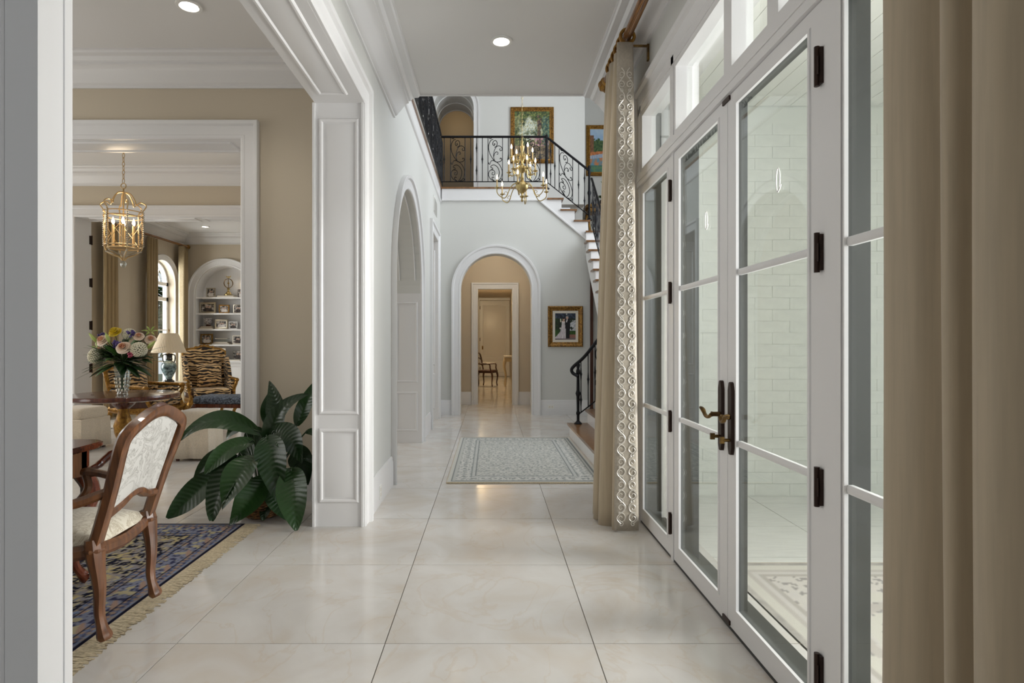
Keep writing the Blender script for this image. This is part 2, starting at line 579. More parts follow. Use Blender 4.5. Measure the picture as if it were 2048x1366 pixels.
def trim(mb, name=None, m='trim'):
    trim_n[0] += 1
    return struct(mb.build('trim_%d' % trim_n[0], m))

def wall(name, boxes, m='wall'):
    b = MB()
    for bx in boxes: b.box(*bx)
    return struct(b.build('wall_' + name, m))

def arch_strip(b, axis, c, rad, spring, top, a0, a1, n=24):
    """solid above a semicircular opening; axis = wall normal axis, c = centre along the wall"""
    for k in range(n):
        t0 = PI - PI * k / n; t1 = PI - PI * (k + 1) / n
        p0 = (c + rad * math.cos(t0), spring + rad * math.sin(t0))
        p1 = (c + rad * math.cos(t1), spring + rad * math.sin(t1))
        b.prism([p0, p1, (p1[0], top), (p0[0], top)], axis, a0, a1)

def arch_path(axis, pl, c, rad, spring, z0=0.0, n=28, rev=False):
    pts = [(c - rad, z0)] + [(c + rad * math.cos(PI - PI * k / n), spring + rad * math.sin(PI - PI * k / n)) for k in range(n + 1)] + [(c + rad, z0)]
    if rev: pts.reverse()
    return [(pl, p[0], p[1]) if axis == 'x' else (p[0], pl, p[1]) for p in pts]

def rect_path(axis, pl, a0, a1, z0, z1):
    pts = [(a0, z0), (a0, z1), (a1, z1), (a1, z0)]
    return [(pl, p[0], p[1]) if axis == 'x' else (p[0], pl, p[1]) for p in pts]

def panel(b, axis, pl, a0, a1, z0, z1, nrm):
    """moulded, raised-field panel on a flat face"""
    if axis == 'z':
        path = [(a0, z0, pl), (a0, z1, pl), (a1, z1, pl), (a1, z0, pl)]
        if nrm[2] > 0: path.reverse()
    else:
        path = rect_path(axis, pl, a0, a1, z0, z1)
    b.sweep(path, PMOLD, nrm, closed=True)
    e = .045; h = .007
    n = Vector(nrm)
    def rect(i, d):
        q = [(a0 + i, z0 + i), (a1 - i, z0 + i), (a1 - i, z1 - i), (a0 + i, z1 - i)]
        if axis == 'x': return [Vector((pl, y, z)) + n * d for y, z in q]
        if axis == 'y': return [Vector((x, pl, z)) + n * d for x, z in q]
        return [Vector((x, y, pl)) + n * d for x, y in q]
    r0 = rect(.012, .0005); r1 = rect(e, h)
    b.add([tuple(p) for p in r0 + r1], [(0, 1, 5, 4), (1, 2, 6, 5), (2, 3, 7, 6), (3, 0, 4, 7), (4, 5, 6, 7)])

# ---- floor with its tiles
T = 0.9144
fb = MB()
fb.box(-7.2, 1.3, -2.8, 13.2, -.12, -.006); fb.box(1.3, 3.4, 5.4, 13.2, -.12, -.006)
fb.box(-1.3, 1.5, 13.2, 22.6, -.12, -.006)
floor = struct(fb.build('floor', 'grout'))
tb = MB(); g = .0022; h = T / 2 - g
tb.prism([(-h, -h), (h, -h), (h, h), (-h, h)], 'z', -.02, 0.0)
tile_me = tb.mesh('tile', smooth=None); tile_me.materials.append(M['marble'])
ntile = 0
for i in range(-7, 5):
    for j in range(-3, 24):
        cx = -.4643 + T * (i + .5); cy = 2.597 + T * (j + .5)
        if cy > 13.3 and not (-1.3 < cx < 1.5): continue
        if cx > 1.1 and cy < 5.2: continue
        if cx < -3 and cy < 1.0: continue
        link('tile', tile_me, None, floor, (cx, cy, 0))
        ntile += 1

# ---- ceilings
b = MB()
b.box(-7.4, 1.36, -2.9, 5.59, CEIL, CEIL + .12)
b.box(-7.4, -1.26, 5.59, 13.4, CEIL, CEIL + .12)
struct(b.build('ceiling', 'ceil'))
b = MB(); b.box(-2.6, 3.8, 5.3, 13.4, 7.62, 7.74)
struct(b.build('ceiling_stair_hall', 'ceil'))
b = MB(); b.box(-1.0, 1.2, 10.95, 12.45, 3.3, 3.36); b.box(-1.3, 1.5, 12.6, 22.8, 3.0, 3.1)
struct(b.build('ceiling_passage', 'beige'))

# ---- walls
HX = -.92
b = MB()
b.box(-1.26, HX, 1.295, 4.24, 3.03, CEIL)
b.box(-1.26, HX, 4.24, 5.62, 0, CEIL)
b.box(-1.26, HX, 5.59, 5.62, CEIL, 4.05)
arch_strip(b, 'x', 6.675, 1.055, 1.95, 4.05, -1.26, HX, 32)
b.box(-1.26, HX, 7.73, 9.05, 0, 4.05)
b.box(-1.26, HX, 9.05, 10.12, 3.03, 4.05)
b.box(-1.26, HX, 10.12, 10.95, 0, 4.05)
struct(b.build('wall_left', 'wall'))
wall('dining_near', [(-7.4, -.985, 1.21, 1.295, 0, CEIL)])
wall('dining_far', [(-7.4, -5.86, 4.95, 5.29, 0, CEIL), (-5.86, -2.084, 4.95, 5.29, 3.01, CEIL), (-2.084, -1.26, 4.95, 5.29, 0, CEIL)], 'taupe')
wall('cross_hall_far', [(-7.4, -5.64, 8.05, 8.36, 0, CEIL), (-5.64, -2.3, 8.05, 8.36, 3.015, CEIL), (-2.3, -1.26, 8.05, 8.36, 0, CEIL)], 'taupe')
wall('dining_left', [(-7.4, -7.2, 1.295, 1.9, 0, CEIL), (-7.4, -7.2, 4.1, 4.95, 0, CEIL), (-7.4, -7.2, 1.9, 4.1, 0, .6), (-7.4, -7.2, 1.9, 4.1, 2.8, CEIL)], 'taupe')
wall('cross_hall_left', [(-7.4, -7.2, 5.29, 5.8, 0, CEIL), (-7.4, -7.2, 7.6, 8.05, 0, CEIL), (-7.4, -7.2, 5.8, 7.6, 2.9, CEIL), (-7.4, -7.2, 5.8, 7.6, 0, .7)], 'taupe')
# living room far wall with the arched niche
NC, NR, NS = -5.81, .64, 2.34
b = MB()
b.box(-6.95, NC - NR, 12.9, 13.3, 0, CEIL); b.box(NC + NR, -1.26, 12.9, 13.3, 0, CEIL)
arch_strip(b, 'y', NC, NR, NS, CEIL, 12.9, 13.3)
b.box(NC - NR - .02, NC + NR + .02, 13.28, 13.4, 0, CEIL)
struct(b.build('wall_living_far', 'taupe'))
# living room window wall
b = MB()
LX0, LX1 = -6.95, -6.7
b.box(LX0, LX1, 8.36, 8.75, 0, CEIL); b.box(LX0, LX1, 9.75, 11.62, 0, CEIL); b.box(LX0, LX1, 12.54, 12.9, 0, CEIL)
arch_strip(b, 'x', 12.08, .46, 2.52, CEIL, LX0, LX1); arch_strip(b, 'x', 9.25, .5, 2.5, CEIL, LX0, LX1)
struct(b.build('wall_living_left', 'taupe'))
wall('living_right', [(-1.36, -1.26, 8.36, 9.0, 0, CEIL), (-1.36, -1.26, 10.2, 12.9, 0, CEIL)], 'taupe')
# hall right wall and stair hall shell
wall('right', [(1.12, 1.36, -2.8, 1.0, 0, CEIL), (1.12, 1.36, 1.0, 4.42, 3.05, CEIL), (1.12, 1.36, 4.42, 5.59, 0, CEIL)])
wall('stair_near', [(1.36, 3.4, 5.42, 5.59, 0, 7.62), (-2.4, 1.36, 5.42, 5.59, CEIL + .12, 7.62)])
wall('stair_right', [(3.4, 3.6, 5.42, 6.9, 0, 7.62), (3.4, 3.6, 9.9, 13.2, 0, 7.62), (3.4, 3.6, 6.9, 9.9, 0, 2.6), (3.4, 3.6, 6.9, 9.9, 6.6, 7.62)])
AC, AR, AS = .09, .64, 2.265
b = MB()
b.box(HX - .3, AC - AR, 10.7, 10.95, 0, 3.9); b.prism([(AC + AR, 0), (3.4, 0), (3.4, 3.015), (1.695, 3.015), (1.695, 3.20), (.92, 3.86), (AC + AR, 3.86)], 'y', 10.7, 10.95)
arch_strip(b, 'y', AC, AR, AS, 3.9, 10.7, 10.95)
struct(b.build('wall_back', 'wall'))
wall('passage', [(-1.0, -.88, 10.95, 12.45, 0, 3.3), (1.08, 1.2, 10.95, 12.45, 0, 3.3),
                 (-1.3, -.273, 12.45, 12.6, 0, 3.3), (.441, 1.5, 12.45, 12.6, 0, 3.3), (-.273, .441, 12.45, 12.6, 2.42, 3.3)], 'beige')
wall('far_room', [(-.62, -.47, 12.6, 22.4, 0, 3.0), (.72, .87, 12.6, 22.4, 0, 3.0), (-.62, -.43, 22.4, 22.6, 0, 3.0), (.71, .87, 22.4, 22.6, 0, 3.0), (-.43, .71, 22.4, 22.6, 2.88, 3.0), (-.43, .71, 22.55, 22.6, 0, 2.9)], 'beige')
UC, UR, US = -.756, .402, 6.058
b = MB()
b.box(-2.4, UC - UR, 12.0, 12.3, 4.1, 7.62); b.box(UC + UR, 1.9, 12.0, 12.3, 4.1, 7.62)
arch_strip(b, 'y', UC, UR, US, 7.62, 12.0, 13.2)
b.box(1.75, 1.9, 12.3, 12.9, 3.3, 7.62)
struct(b.build('wall_upper_back', 'wall'))
wall('upper_recess', [(1.75, 3.4, 12.9, 13.1, 3.0, 7.62)])
wall('upper_left', [(-2.6, -2.4, 5.42, 13.2, 4.1, 7.62)])
wall('upper_passage', [(UC - UR - .12, UC - UR, 12.3, 13.2, 4.1, 7.0), (UC + UR, UC + UR + .12, 12.3, 13.2, 4.1, 7.0)], 'trim')
wall('upper_room', [(-2.3, .6, 14.6, 14.8, 4.1, 7.2), (-2.3, -2.1, 13.2, 14.6, 4.1, 7.2), (.5, .6, 13.2, 14.6, 4.1, 7.2), (-2.3, .6, 13.2, 14.8, 7.0, 7.2)], 'beige')
# foyer behind the viewer
wall('foyer', [(-3.2, -3.0, -2.8, 1.21, 0, CEIL), (-3.2, -1.2, -2.9, -2.75, 0, CEIL), (1.2, 1.36, -2.9, -2.75, 0, CEIL), (-1.2, 1.2, -2.9, -2.75, 3.1, CEIL), (-1.2, 1.2, -2.9, -2.75, 0, .6)])

# ---- upper floor slab and its oak edge
b = MB()
b.box(-2.4, HX - .01, 5.59, 10.7, 3.9, 4.075)
b.box(-2.4, 1.0, 10.72, 12.0, 3.9, 4.075)
b.box(-2.3, .6, 12.0, 14.6, 3.9, 4.09)
struct(b.build('floor_upper', 'trim'))
b = MB()
b.box(-2.4, HX + .03, 5.62, 10.66, 4.075, 4.105)
b.box(-2.4, 1.03, 10.66, 12.0, 4.075, 4.105)
b.box(-2.3, .6, 12.0, 14.6, 4.09, 4.104)
struct(b.build('floor_gallery', 'oak'))
# white fascia under the gallery edge
b = MB()
b.box(HX, HX + .012, 5.62, 10.69, 3.86, 4.075)
b.sweep([(HX, 5.62, 3.86), (HX, 10.7, 3.86)], [(0, 0), (0, .03), (-.02, .02), (-.03, 0)], (1, 0, 0))
trim(b)
# casings
def casing(*paths_n, prof=CASING):
    b = MB()
    for path, n in paths_n: b.sweep(path, prof, n)
    return trim(b)
casing(([(HX, 1.2, 3.03), (HX, 4.24, 3.03), (HX, 4.24, 0)], (1, 0, 0)))
casing((arch_path('x', HX, 6.675, 1.055, 1.95), (1, 0, 0)))
casing((rect_path('x', HX, 9.05, 10.12, 0, 3.03), (1, 0, 0)))
casing((rect_path('y', 4.95, -5.86, -2.084, 0, 3.01), (0, -1, 0)))
casing((rect_path('y', 8.05, -5.64, -2.3, 0, 3.015), (0, -1, 0)))
casing((arch_path('y', 10.7, AC, AR, AS), (0, -1, 0)), prof=[(a * 1.1, c) for a, c in CASING])
casing((rect_path('y', 12.45, -.273, .441, 0, 2.42), (0, -1, 0)), prof=[(a * .92, c) for a, c in CASING])
casing((arch_path('y', 12.0, UC, UR, US, 4.1), (0, -1, 0)), prof=[(a * .8, c) for a, c in CASING])
casing((arch_path('y', 12.9, NC, NR, NS), (0, -1, 0)))
casing((arch_path('x', LX1, 12.08, .46, 2.52), (1, 0, 0)), prof=[(a * .8, c) for a, c in CASING])
casing((arch_path('x', LX1, 9.25, .5, 2.5), (1, 0, 0)), prof=[(a * .8, c) for a, c in CASING])
casing(([(1.12, 4.36, 0), (1.12, 4.36, 3.05), (1.12, 1.06, 3.05), (1.12, 1.06, 0)], (-1, 0, 0)), prof=[(a * .9, c) for a, c in CASING])
# near casing block of the hall opening
b = MB(); b.box(-.985, -.918, 1.2, 1.282, 0, CEIL); b.box(-.95, -.915, 1.272, 1.2955, 0, 3.03)
b.tube([(-.992, 1.203, 0), (-.992, 1.203, CEIL)], .006, 8)
trim(b)
# panelled jamb, soffits
b = MB()
for a0, a1, z0, z1 in ((-1.202, -.972, .197, .673), (-1.202, -.972, .827, 2.891)):
    panel(b, 'y', 4.24, a0, a1, z0, z1, (0, -1, 0))
b.box(-1.275, -1.258, 4.225, 4.30, 0, 3.03)
b.box(-.925, -.912, 4.225, 4.30, 0, 3.03)
trim(b)
b = MB(); b.box(-1.26, HX, 4.2395, 4.2405, 0, 3.03); b.box(-1.26, HX, 1.3, 4.24, 3.0295, 3.0305); trim(b)
b = MB()
panel(b, 'z', 3.0295, -1.19, -.985, 1.45, 4.08, (0, 0, -1))
trim(b)
b = MB()
for z0, z1 in ((.182, .64), (.82, 1.81)):
    panel(b, 'y', 7.73, -1.215, -.985, z0, z1, (0, -1, 0))
for xx in (-1.19, -.99):
    b.tube([(xx, 6.675 + 1.048 * math.cos(PI * k / 40), 1.95 + 1.048 * math.sin(PI * k / 40)) for k in range(2, 39)], .008, 6)
trim(b)
b = MB(); b.box(-1.26, HX, 7.7292, 7.7302, 0, 1.95); b.box(-1.26, HX, 10.1192, 10.1202, 0, 3.03); b.box(-1.26, HX, 9.05, 10.12, 3.0295, 3.0305)
for z0, z1 in ((.2, .75), (.95, 2.85)):
    panel(b, 'y', 10.119, -1.215, -.985, z0, z1, (0, -1, 0))
trim(b)
# soffits and jambs of the two wide openings on the dining axis
b = MB()
b.box(-5.86, -2.084, 4.95, 5.29, 3.009, 3.0105); b.box(-2.0845, -2.0835, 4.95, 5.29, 0, 3.01); b.box(-5.8605, -5.8595, 4.95, 5.29, 0, 3.01)
panel(b, 'z', 3.009, -5.7, -2.2, 5.0, 5.24, (0, 0, -1))
b.box(-5.64, -2.3, 8.05, 8.36, 3.014, 3.0155); b.box(-5.6405, -5.6395, 8.05, 8.36, 0, 3.015)
panel(b, 'z', 3.014, -5.5, -4.05, 8.1, 8.31, (0, 0, -1)); panel(b, 'z', 3.014, -3.95, -2.45, 8.1, 8.31, (0, 0, -1))
trim(b)
# vault bands of the upstairs passage
b = MB()
for yy in (12.32, 12.75, 13.15):
    b.tube([(UC + (UR - .004) * math.cos(PI * k / 32), yy, US + (UR - .004) * math.sin(PI * k / 32)) for k in range(33)], .012, 6)
trim(b)
# crowns
def crown(path):
    b = MB(); b.sweep([(x, y, CEIL) for x, y in path], CROWN, (0, 0, -1)); return trim(b)
crown([(HX, 1.2), (HX, 5.59)])
crown([(1.12, 5.59), (1.12, -2.75)])
crown([(-7.2, 4.95), (-1.26, 4.95), (-1.26, 1.3)])
crown([(-7.2, 8.05), (-1.26, 8.05)])
crown([(LX1, 8.36), (LX1, 12.9), (-1.26, 12.9)])
# header trim at the open end of the hall ceiling
b = MB(); b.box(HX + .25, .87, 5.57, 5.592, CEIL - .012, CEIL + .12); trim(b, m='ceil')
# baseboards
def baseboard(name, path):
    b = MB(); b.sweep([(x, y, 0) for x, y in path], BASE, (0, 0, 1)); return struct(b.build('baseboard_' + name, 'trim'))
baseboard('left', [(HX, 5.455), (HX, 4.395)])
baseboard('left_far', [(HX, 8.89), (HX, 7.89)])
baseboard('left_end', [(HX, 10.7), (HX, 10.28)])
baseboard('back_left', [(AC - AR - .16, 10.7), (HX, 10.7)])
baseboard('back_right', [(1.75, 10.7), (AC + AR + .16, 10.7)])
baseboard('passage_left', [(-.415, 12.45), (-.88, 12.45)])
baseboard('passage_right', [(1.08, 12.45), (.583, 12.45)])
baseboard('dining_far', [(-1.26, 4.95), (-1.93, 4.95)])
baseboard('right', [(1.12, 4.5), (1.12, 5.59)])

# ---- french doors, sidelights and transoms in the hall's right wall
def glazed_leaf(name, y0, y1, hinge_y=None, stile=.105, far_post=None):
    o = MB()
    xi, xm, xo = 1.10, 1.107, 1.146
    z0, z1 = .015, 2.458
    gb, gt = .118, 2.39
    def frame(x0, x1):
        m = MB()
        m.box(x0, x1, y0, y0 + stile, z0, z1); m.box(x0, x1, y1 - stile, y1, z0, z1)
        m.box(x0, x1, y0 + stile, y1 - stile, z0, gb); m.box(x0, x1, y0 + stile, y1 - stile, gt, z1)
        return m
    root = struct(frame(xi, xm).build(name, 'trim'))
    gl = frame(xm, xo); gl.build('exterior_cladding', 'clad', root)
    bz = [gb, .852, .88, 1.620, 1.648, gt]
    for za, zb in ((.852, .88), (1.620, 1.648)):
        m = MB(); m.prism([(xi + .002, za + .006), (xi + .002, zb - .006), (xi + .006, zb), (xm + .014, zb), (xm + .014, za), (xi + .006, za)], 'y', y0 + stile, y1 - stile)
        # prism with axis y expects (x, z)
        m.build('glazing_bar', 'trim', root)
    for za, zb in ((gb, .852), (.88, 1.620), (1.648, gt)):
        m = MB(); m.box(xm - .0005, xm + .0055, y0 + stile - .004, y1 - stile + .004, za - .004, zb + .004)
        m.build('pane', 'glass', root)
    # bead around the glass
    m = MB()
    m.sweep([(xi, y0 + stile, gb), (xi, y0 + stile, gt), (xi, y1 - stile, gt), (xi, y1 - stile, gb)][::-1], [(0, 0), (0, .006), (.010, .005), (.014, 0)], (-1, 0, 0), closed=True)
    m.build('glass_bead', 'trim', root)
    if hinge_y is not None:
        for zc in (.22, .84, 1.62, 2.24):
            hb = MB()
            hb.box(1.088, 1.100, hinge_y - .016, hinge_y + .016, zc - .06, zc + .06)
            hb.tube([(1.086, hinge_y, zc - .066), (1.086, hinge_y, zc + .066)], .009, 8)
            hb.tube([(1.083, hinge_y - .012, zc - .03), (1.083, hinge_y - .012, zc + .03)], .003, 6)
            hb.build('hinge', 'bronze', root)
    return root

def lever_set(root, yc, direction, zc=.98):
    """escutcheon plate, wave lever and thumb turn"""
    pl = MB()
    hw, z0, z1 = .020, zc - .17, zc + .16
    pl.prism([(yc - hw, z0 + .03), (yc - hw * .5, z0), (yc + hw * .5, z0), (yc + hw, z0 + .03), (yc + hw, z1 - .04), (yc + hw * .5, z1 - .005), (yc, z1), (yc - hw * .5, z1 - .005), (yc - hw, z1 - .04)], 'x', 1.084, 1.100)
    e = pl.build('escutcheon', 'bronze', root)
    lv = MB()
    lv.tube([(1.092, yc, zc), (1.055, yc, zc), (1.045, yc, zc)], [.012, .011, .013], 10)
    lv.lathe([(.0, -.008), (.016, -.008), (.018, 0), (.016, .008), (0, .008)], 10, (1.075, yc, zc))
    d = direction
    lv.tube(crom([(1.045, yc, zc), (1.040, yc + d * .025, zc - .018), (1.036, yc + d * .055, zc - .010), (1.034, yc + d * .085, zc + .014), (1.034, yc + d * .115, zc + .022)], 5),
            [.011] * 6 + [.012, .012, .012, .011, .011, .010, .010, .011, .012, .012, .012, .012, .011, .009, .006], 8, flat=.6)
    lv.build('lever_handle', 'antique', e)
    tt = MB()
    tt.tube([(1.09, yc, zc - .105), (1.055, yc, zc - .105)], .008, 8)
    tt.box(1.040, 1.060, yc - .006, yc + .006, zc - .120, zc - .090)
    tt.build('thumb_turn', 'antique', e)

def oval_sticker(root, y, z):
    """thin clear oval cling on the inside of the pane"""
    b = MB()
    b.tube([(1.1035, y + .014 * math.cos(2 * PI * k / 24), z + .046 * math.sin(2 * PI * k / 24)) for k in range(24)], .002, 6, closed=True)
    b.tube(crom([(1.1035, y + .004, z - .044), (1.1035, y - .012, z - .038), (1.1035, y - .024, z - .022)], 4), .002, 6)
    b.build('oval_cling', 'outlet', root)

d1 = glazed_leaf('door_1', 1.945, 2.752, hinge_y=1.975)
lever_set(d1, 2.695, -1)
oval_sticker(d1, 2.28, 1.945)
d2 = glazed_leaf('door_2', 2.756, 3.56)
lever_set(d2, 2.81, 1)
oval_sticker(d2, 3.04, 1.945)
hb = MB()
for zc in (2.445, .03):
    hb.box(1.092, 1.104, 2.72, 2.80, zc - .01, zc + .01)
hb.build('flush_bolt', 'bronze', d2)
w1 = glazed_leaf('window_1', 1.10, 1.855, stile=.02)
w2 = glazed_leaf('window_2', 3.612, 4.345, hinge_y=3.60, stile=.075)
b = MB()
b.box(1.095, 1.13, 1.857, 1.943, 0, 3.05); b.box(1.095, 1.13, 3.562, 3.610, 0, 3.05); b.box(1.095, 1.13, 4.347, 4.42, 0, 3.05); b.box(1.095, 1.13, 1.0, 1.098, 0, 3.05)
b.box(1.085, 1.13, 1.0, 4.42, 2.462, 2.552); b.box(1.095, 1.25, 1.0, 4.42, 3.0, 3.05); b.box(1.080, 1.13, 1.0, 4.42, 2.500, 2.515)
trim(b)
b = MB()
b.box(1.13, 1.19, 1.857, 1.943, 0, 2.5); b.box(1.13, 1.25, 3.562, 3.610, 0, 2.5); b.box(1.13, 1.25, 4.347, 4.42, 0, 3.05); b.box(1.13, 1.19, 1.0, 1.098, 0, 3.05)
b.box(1.10, 1.30, 1.0, 4.42, -.03, .012)
trim(b, m='clad')
tn = 3
for y0, y1 in ((1.10, 1.857), (1.943, 2.30), (2.33, 2.74), (2.77, 3.562), (3.612, 4.345)):
    fr = MB()
    for a, c, e, f_ in ((y0, y0 + .03, 2.552, 3.0), (y1 - .03, y1, 2.552, 3.0)):
        fr.box(1.10, 1.20, a, c, e, f_)
    fr.box(1.10, 1.20, y0 + .03, y1 - .03, 2.552, 2.585); fr.box(1.10, 1.20, y0 + .03, y1 - .03, 2.965, 3.0)
    w = struct(fr.build('window_%d' % tn, 'trim')); tn += 1
    p = MB(); p.box(1.165, 1.171, y0 + .025, y1 - .025, 2.58, 2.97); p.build('pane', 'glass', w)
b = MB(); b.box(1.10, 1.2, 2.30, 2.33, 2.552, 3.0); b.box(1.10, 1.2, 2.74, 2.77, 2.552, 3.0); b.box(1.10, 1.25, 1.857, 1.943, 2.552, 3.0); b.box(1.10, 1.25, 3.562, 3.612, 2.552, 3.0); trim(b)

# ---- porch
b = MB(); b.box(1.3, 4.9, -1.2, 5.4, -.14, -.026)
pf = struct(b.build('floor_porch', 'grout'))
tb = MB(); tb.box(-.452, .452, -.302, .302, -.03, -.008)
ptm = tb.mesh('tile', smooth=None); ptm.materials.append(M['porchtile'])
for i in range(4):
    for j in range(11):
        link('tile', ptm, None, pf, (1.30 + .455 + .91 * i, -1.2 + .305 + .61 * j - .02, 0))
pw = wall('porch_end', [(1.36, 4.9, 5.1, 5.3, -.02, 3.5)], 'mortar')
bb = MB(); bb.box(-.1485, .1485, -.0014, .02, -.0487, .0487)
brick_me = bb.mesh('brick', smooth=None); brick_me.materials.append(M['brickpaint'])
for r_ in range(32):
    off = .15 if r_ % 2 else 0.0
    for c_ in range(8):
        link('brick', brick_me, None, pw, (1.52 + off + .30 * c_, 5.098, .05 + .10 * r_))
b = MB(); b.box(1.36, 4.9, -1.2, 5.1, 3.36, 3.46)
pc = struct(b.build('ceiling_porch', 'mortar'))
bm_ = MB(); bm_.box(-.073, .073, -3.14, 3.14, -.012, 0)
board_me = bm_.mesh('board', smooth=None); board_me.materials.append(M['board'])
for k in range(23):
    link('board', board_me, None, pc, (1.44 + .15 * k, 1.95, 3.36))
b = MB(); b.box(4.7, 4.9, -1.2, 5.1, 2.9, 3.36); struct(b.build('beam_porch', 'board'))
# ================================================================ STAIRCASE AND RAILINGS
st = thing('staircase', 'curving white staircase with stained oak treads rising beside the hall', 'staircase', (1.1, 7.0, 0))
def sp(mb, name, m):            # build in world coordinates under the staircase
    o = mb.build(name, m, st)
    o.location = (-1.1, -7.0, 0)
    return o
NR2 = 13
def f2z(k): return 3.09 - .194 * k
def f2y(k): return 10.57 - .228 * k
# bottom steps, each a white block under an oak tread
for k, (x0, z) in enumerate(((1.10, .182), (1.35, .376))):
    b = MB(); b.box(x0, 1.72, 5.75, 8.30, 0 if k == 0 else .182, z - .03); sp(b, 'riser', 'trim')
    b = MB(); b.box(x0 - .03, x0 + .29 if k == 0 else 1.64, 5.72, 8.33, z - .03, z); sp(b, 'tread', 'oak')
b = MB(); b.box(1.60, 3.38, 5.62, 8.30, .376, .538); sp(b, 'riser', 'trim')
b = MB(); b.box(1.57, 3.38, 5.61, 8.33, .538, .568); sp(b, 'landing', 'oak')
# second flight, rising away along the room
poly = [(f2y(NR2), f2z(NR2) - .4)]
body = []
for k in range(NR2 - 1, -1, -1):
    y0, y1, z = f2y(k) - .228, f2y(k), f2z(k)
    b = MB(); b.box(1.66, 3.0, y0 - .03, y1, z - .032, z); sp(b, 'tread', 'oak')
    b = MB(); b.box(1.705, 3.0, y0 - .008, y0 + .012, z - .192, z - .031); sp(b, 'riser', 'trim')
low = [(f2y(NR2), f2z(NR2) - .55), (f2y(0) + .03, f2z(0) - .28)]
pts = [low[0], low[1], (f2y(0) + .03, f2z(0) - .03)]
for k in range(0, NR2):
    pts += [(f2y(k) - .228, f2z(k) - .03), (f2y(k) - .228, f2z(k + 1) - .03)]
b = MB(); b.prism(pts, 'x', 1.70, 2.98); sp(b, 'stringer', 'trim')
# corner landing and the last flight along the back wall
b = MB(); b.box(1.70, 3.38, 10.58, 12.895, 3.02, 3.27); sp(b, 'landing_body', 'trim')
b = MB(); b.box(1.69, 3.38, 10.55, 12.895, 3.27, 3.299); sp(b, 'landing', 'oak')
LZ = [3.906, 3.705, 3.51]; LXs = [1.02, 1.26, 1.50]
for x0, z in zip(LXs, LZ):
    b = MB(); b.box(x0 - .01, x0 + .285, 10.64, 11.995, z - .03, z); sp(b, 'tread', 'oak')
    b = MB(); b.box(x0 + .235, x0 + .252, 10.70, 11.995, z - .20, z - .03); sp(b, 'riser', 'trim')
sk = [(-.885, 3.86), (.86, 3.86), (1.707, 3.157), (1.707, 2.877), (1.80, 2.877), (1.80, 3.27), (1.74, 3.27), (1.74, 3.48), (1.50, 3.48), (1.50, 3.675), (1.26, 3.675), (1.26, 3.876), (1.02, 3.876), (1.02, 4.074), (-.885, 4.074)]
b = MB(); b.prism(sk, 'y', 10.675, 10.699); sp(b, 'stringer', 'trim')
b = MB(); b.prism([(.95, 3.7), (1.75, 3.0), (1.75, 3.3), (1.0, 3.9)], 'y', 10.955, 11.994); sp(b, 'soffit', 'trim')
b = MB(); b.sweep([(-.885, 10.675, 3.86), (.86, 10.675, 3.86), (1.707, 10.675, 3.157), (1.707, 10.675, 2.877)], [(0, 0), (0, .014), (.02, .018), (.03, .010), (.03, 0)], (0, -1, 0)); sp(b, 'stringer_moulding', 'trim')

# ---- scroll panel drawn once in unit space (u right 0..1, v down 0..1)
SCROLL = [
    [(.42, .165), (.47, .150), (.47, .175), (.40, .195), (.33, .165), (.36, .110), (.50, .080), (.62, .120), (.60, .200), (.45, .235)],
    [(.36, .055), (.20, .080), (.06, .170), (.05, .280), (.16, .400), (.40, .520), (.55, .560), (.80, .555), (.94, .520), (.92, .480), (.85, .475), (.83, .500)],
    [(.08, .035), (.20, .040), (.26, .010), (.16, .0), (.10, .015)],
    [(.46, .540), (.38, .440), (.42, .330), (.56, .230), (.76, .200), (.94, .240), (.97, .290), (.86, .310), (.80, .280), (.86, .262)],
    [(.40, .440), (.46, .370), (.58, .335), (.68, .350), (.68, .385), (.60, .385)],
    [(.06, .570), (.05, .600), (.12, .610), (.16, .580), (.26, .530), (.50, .545), (.78, .620), (.95, .730), (.96, .840), (.84, .940), (.55, .995), (.25, .960), (.06, .880), (.06, .790), (.20, .740), (.40, .750), (.48, .805), (.40, .850), (.28, .840), (.30, .800), (.37, .800)],
    [(.22, .720), (.30, .735), (.32, .700), (.20, .680), (.22, .650), (.42, .625), (.66, .680), (.78, .790), (.70, .910), (.55, .985)],
    [(.45, .985), (.30, .945), (.28, .910), (.36, .895), (.42, .915)],
    [(.62, .985), (.80, .985), (.94, .965), (.95, .940), (.86, .935)],
]
def scroll_panel(mb, origin, ux, uz, w, h, r=.0065):
    """origin = top-left corner; ux = unit along the panel (may slope), uz = down"""
    O = Vector(origin); ux = Vector(ux); uz = Vector(uz)
    for c in SCROLL:
        q = crom([(p[0], p[1], 0) for p in c], 5)
        mb.tube([tuple(O + ux * (u * w) + uz * (v * h)) for u, v, _ in q], r, 6)
def baluster(mb, x, y, z0, z1, kind=1):
    mb.tube([(x, y, z0), (x, y, z1)], .0075, 6)
    hs = (.5,) if kind == 1 else (.25, .75)
    for hgt in hs:
        zc = z0 + (z1 - z0) * hgt
        mb.lathe([(.0075, -.09), (.012, -.02), (.017, -.008), (.017, .008), (.012, .02), (.0075, .09)], 8, (x, y, zc))
def newel(mb, x, y, z0, z1):
    mb.lathe([(.055, 0), (.055, .012), (.030, .035), (.020, .05), (.020, .12), (.028, .14), (.028, .16), (.020, .18), (.024, (z1 - z0) * .45), (.036, (z1 - z0) * .5), (.024, (z1 - z0) * .55),
              (.020, (z1 - z0) - .16), (.028, (z1 - z0) - .14), (.028, (z1 - z0) - .11), (.018, (z1 - z0) - .08), (.030, (z1 - z0) - .03), (.018, z1 - z0)], 12, (x, y, z0))

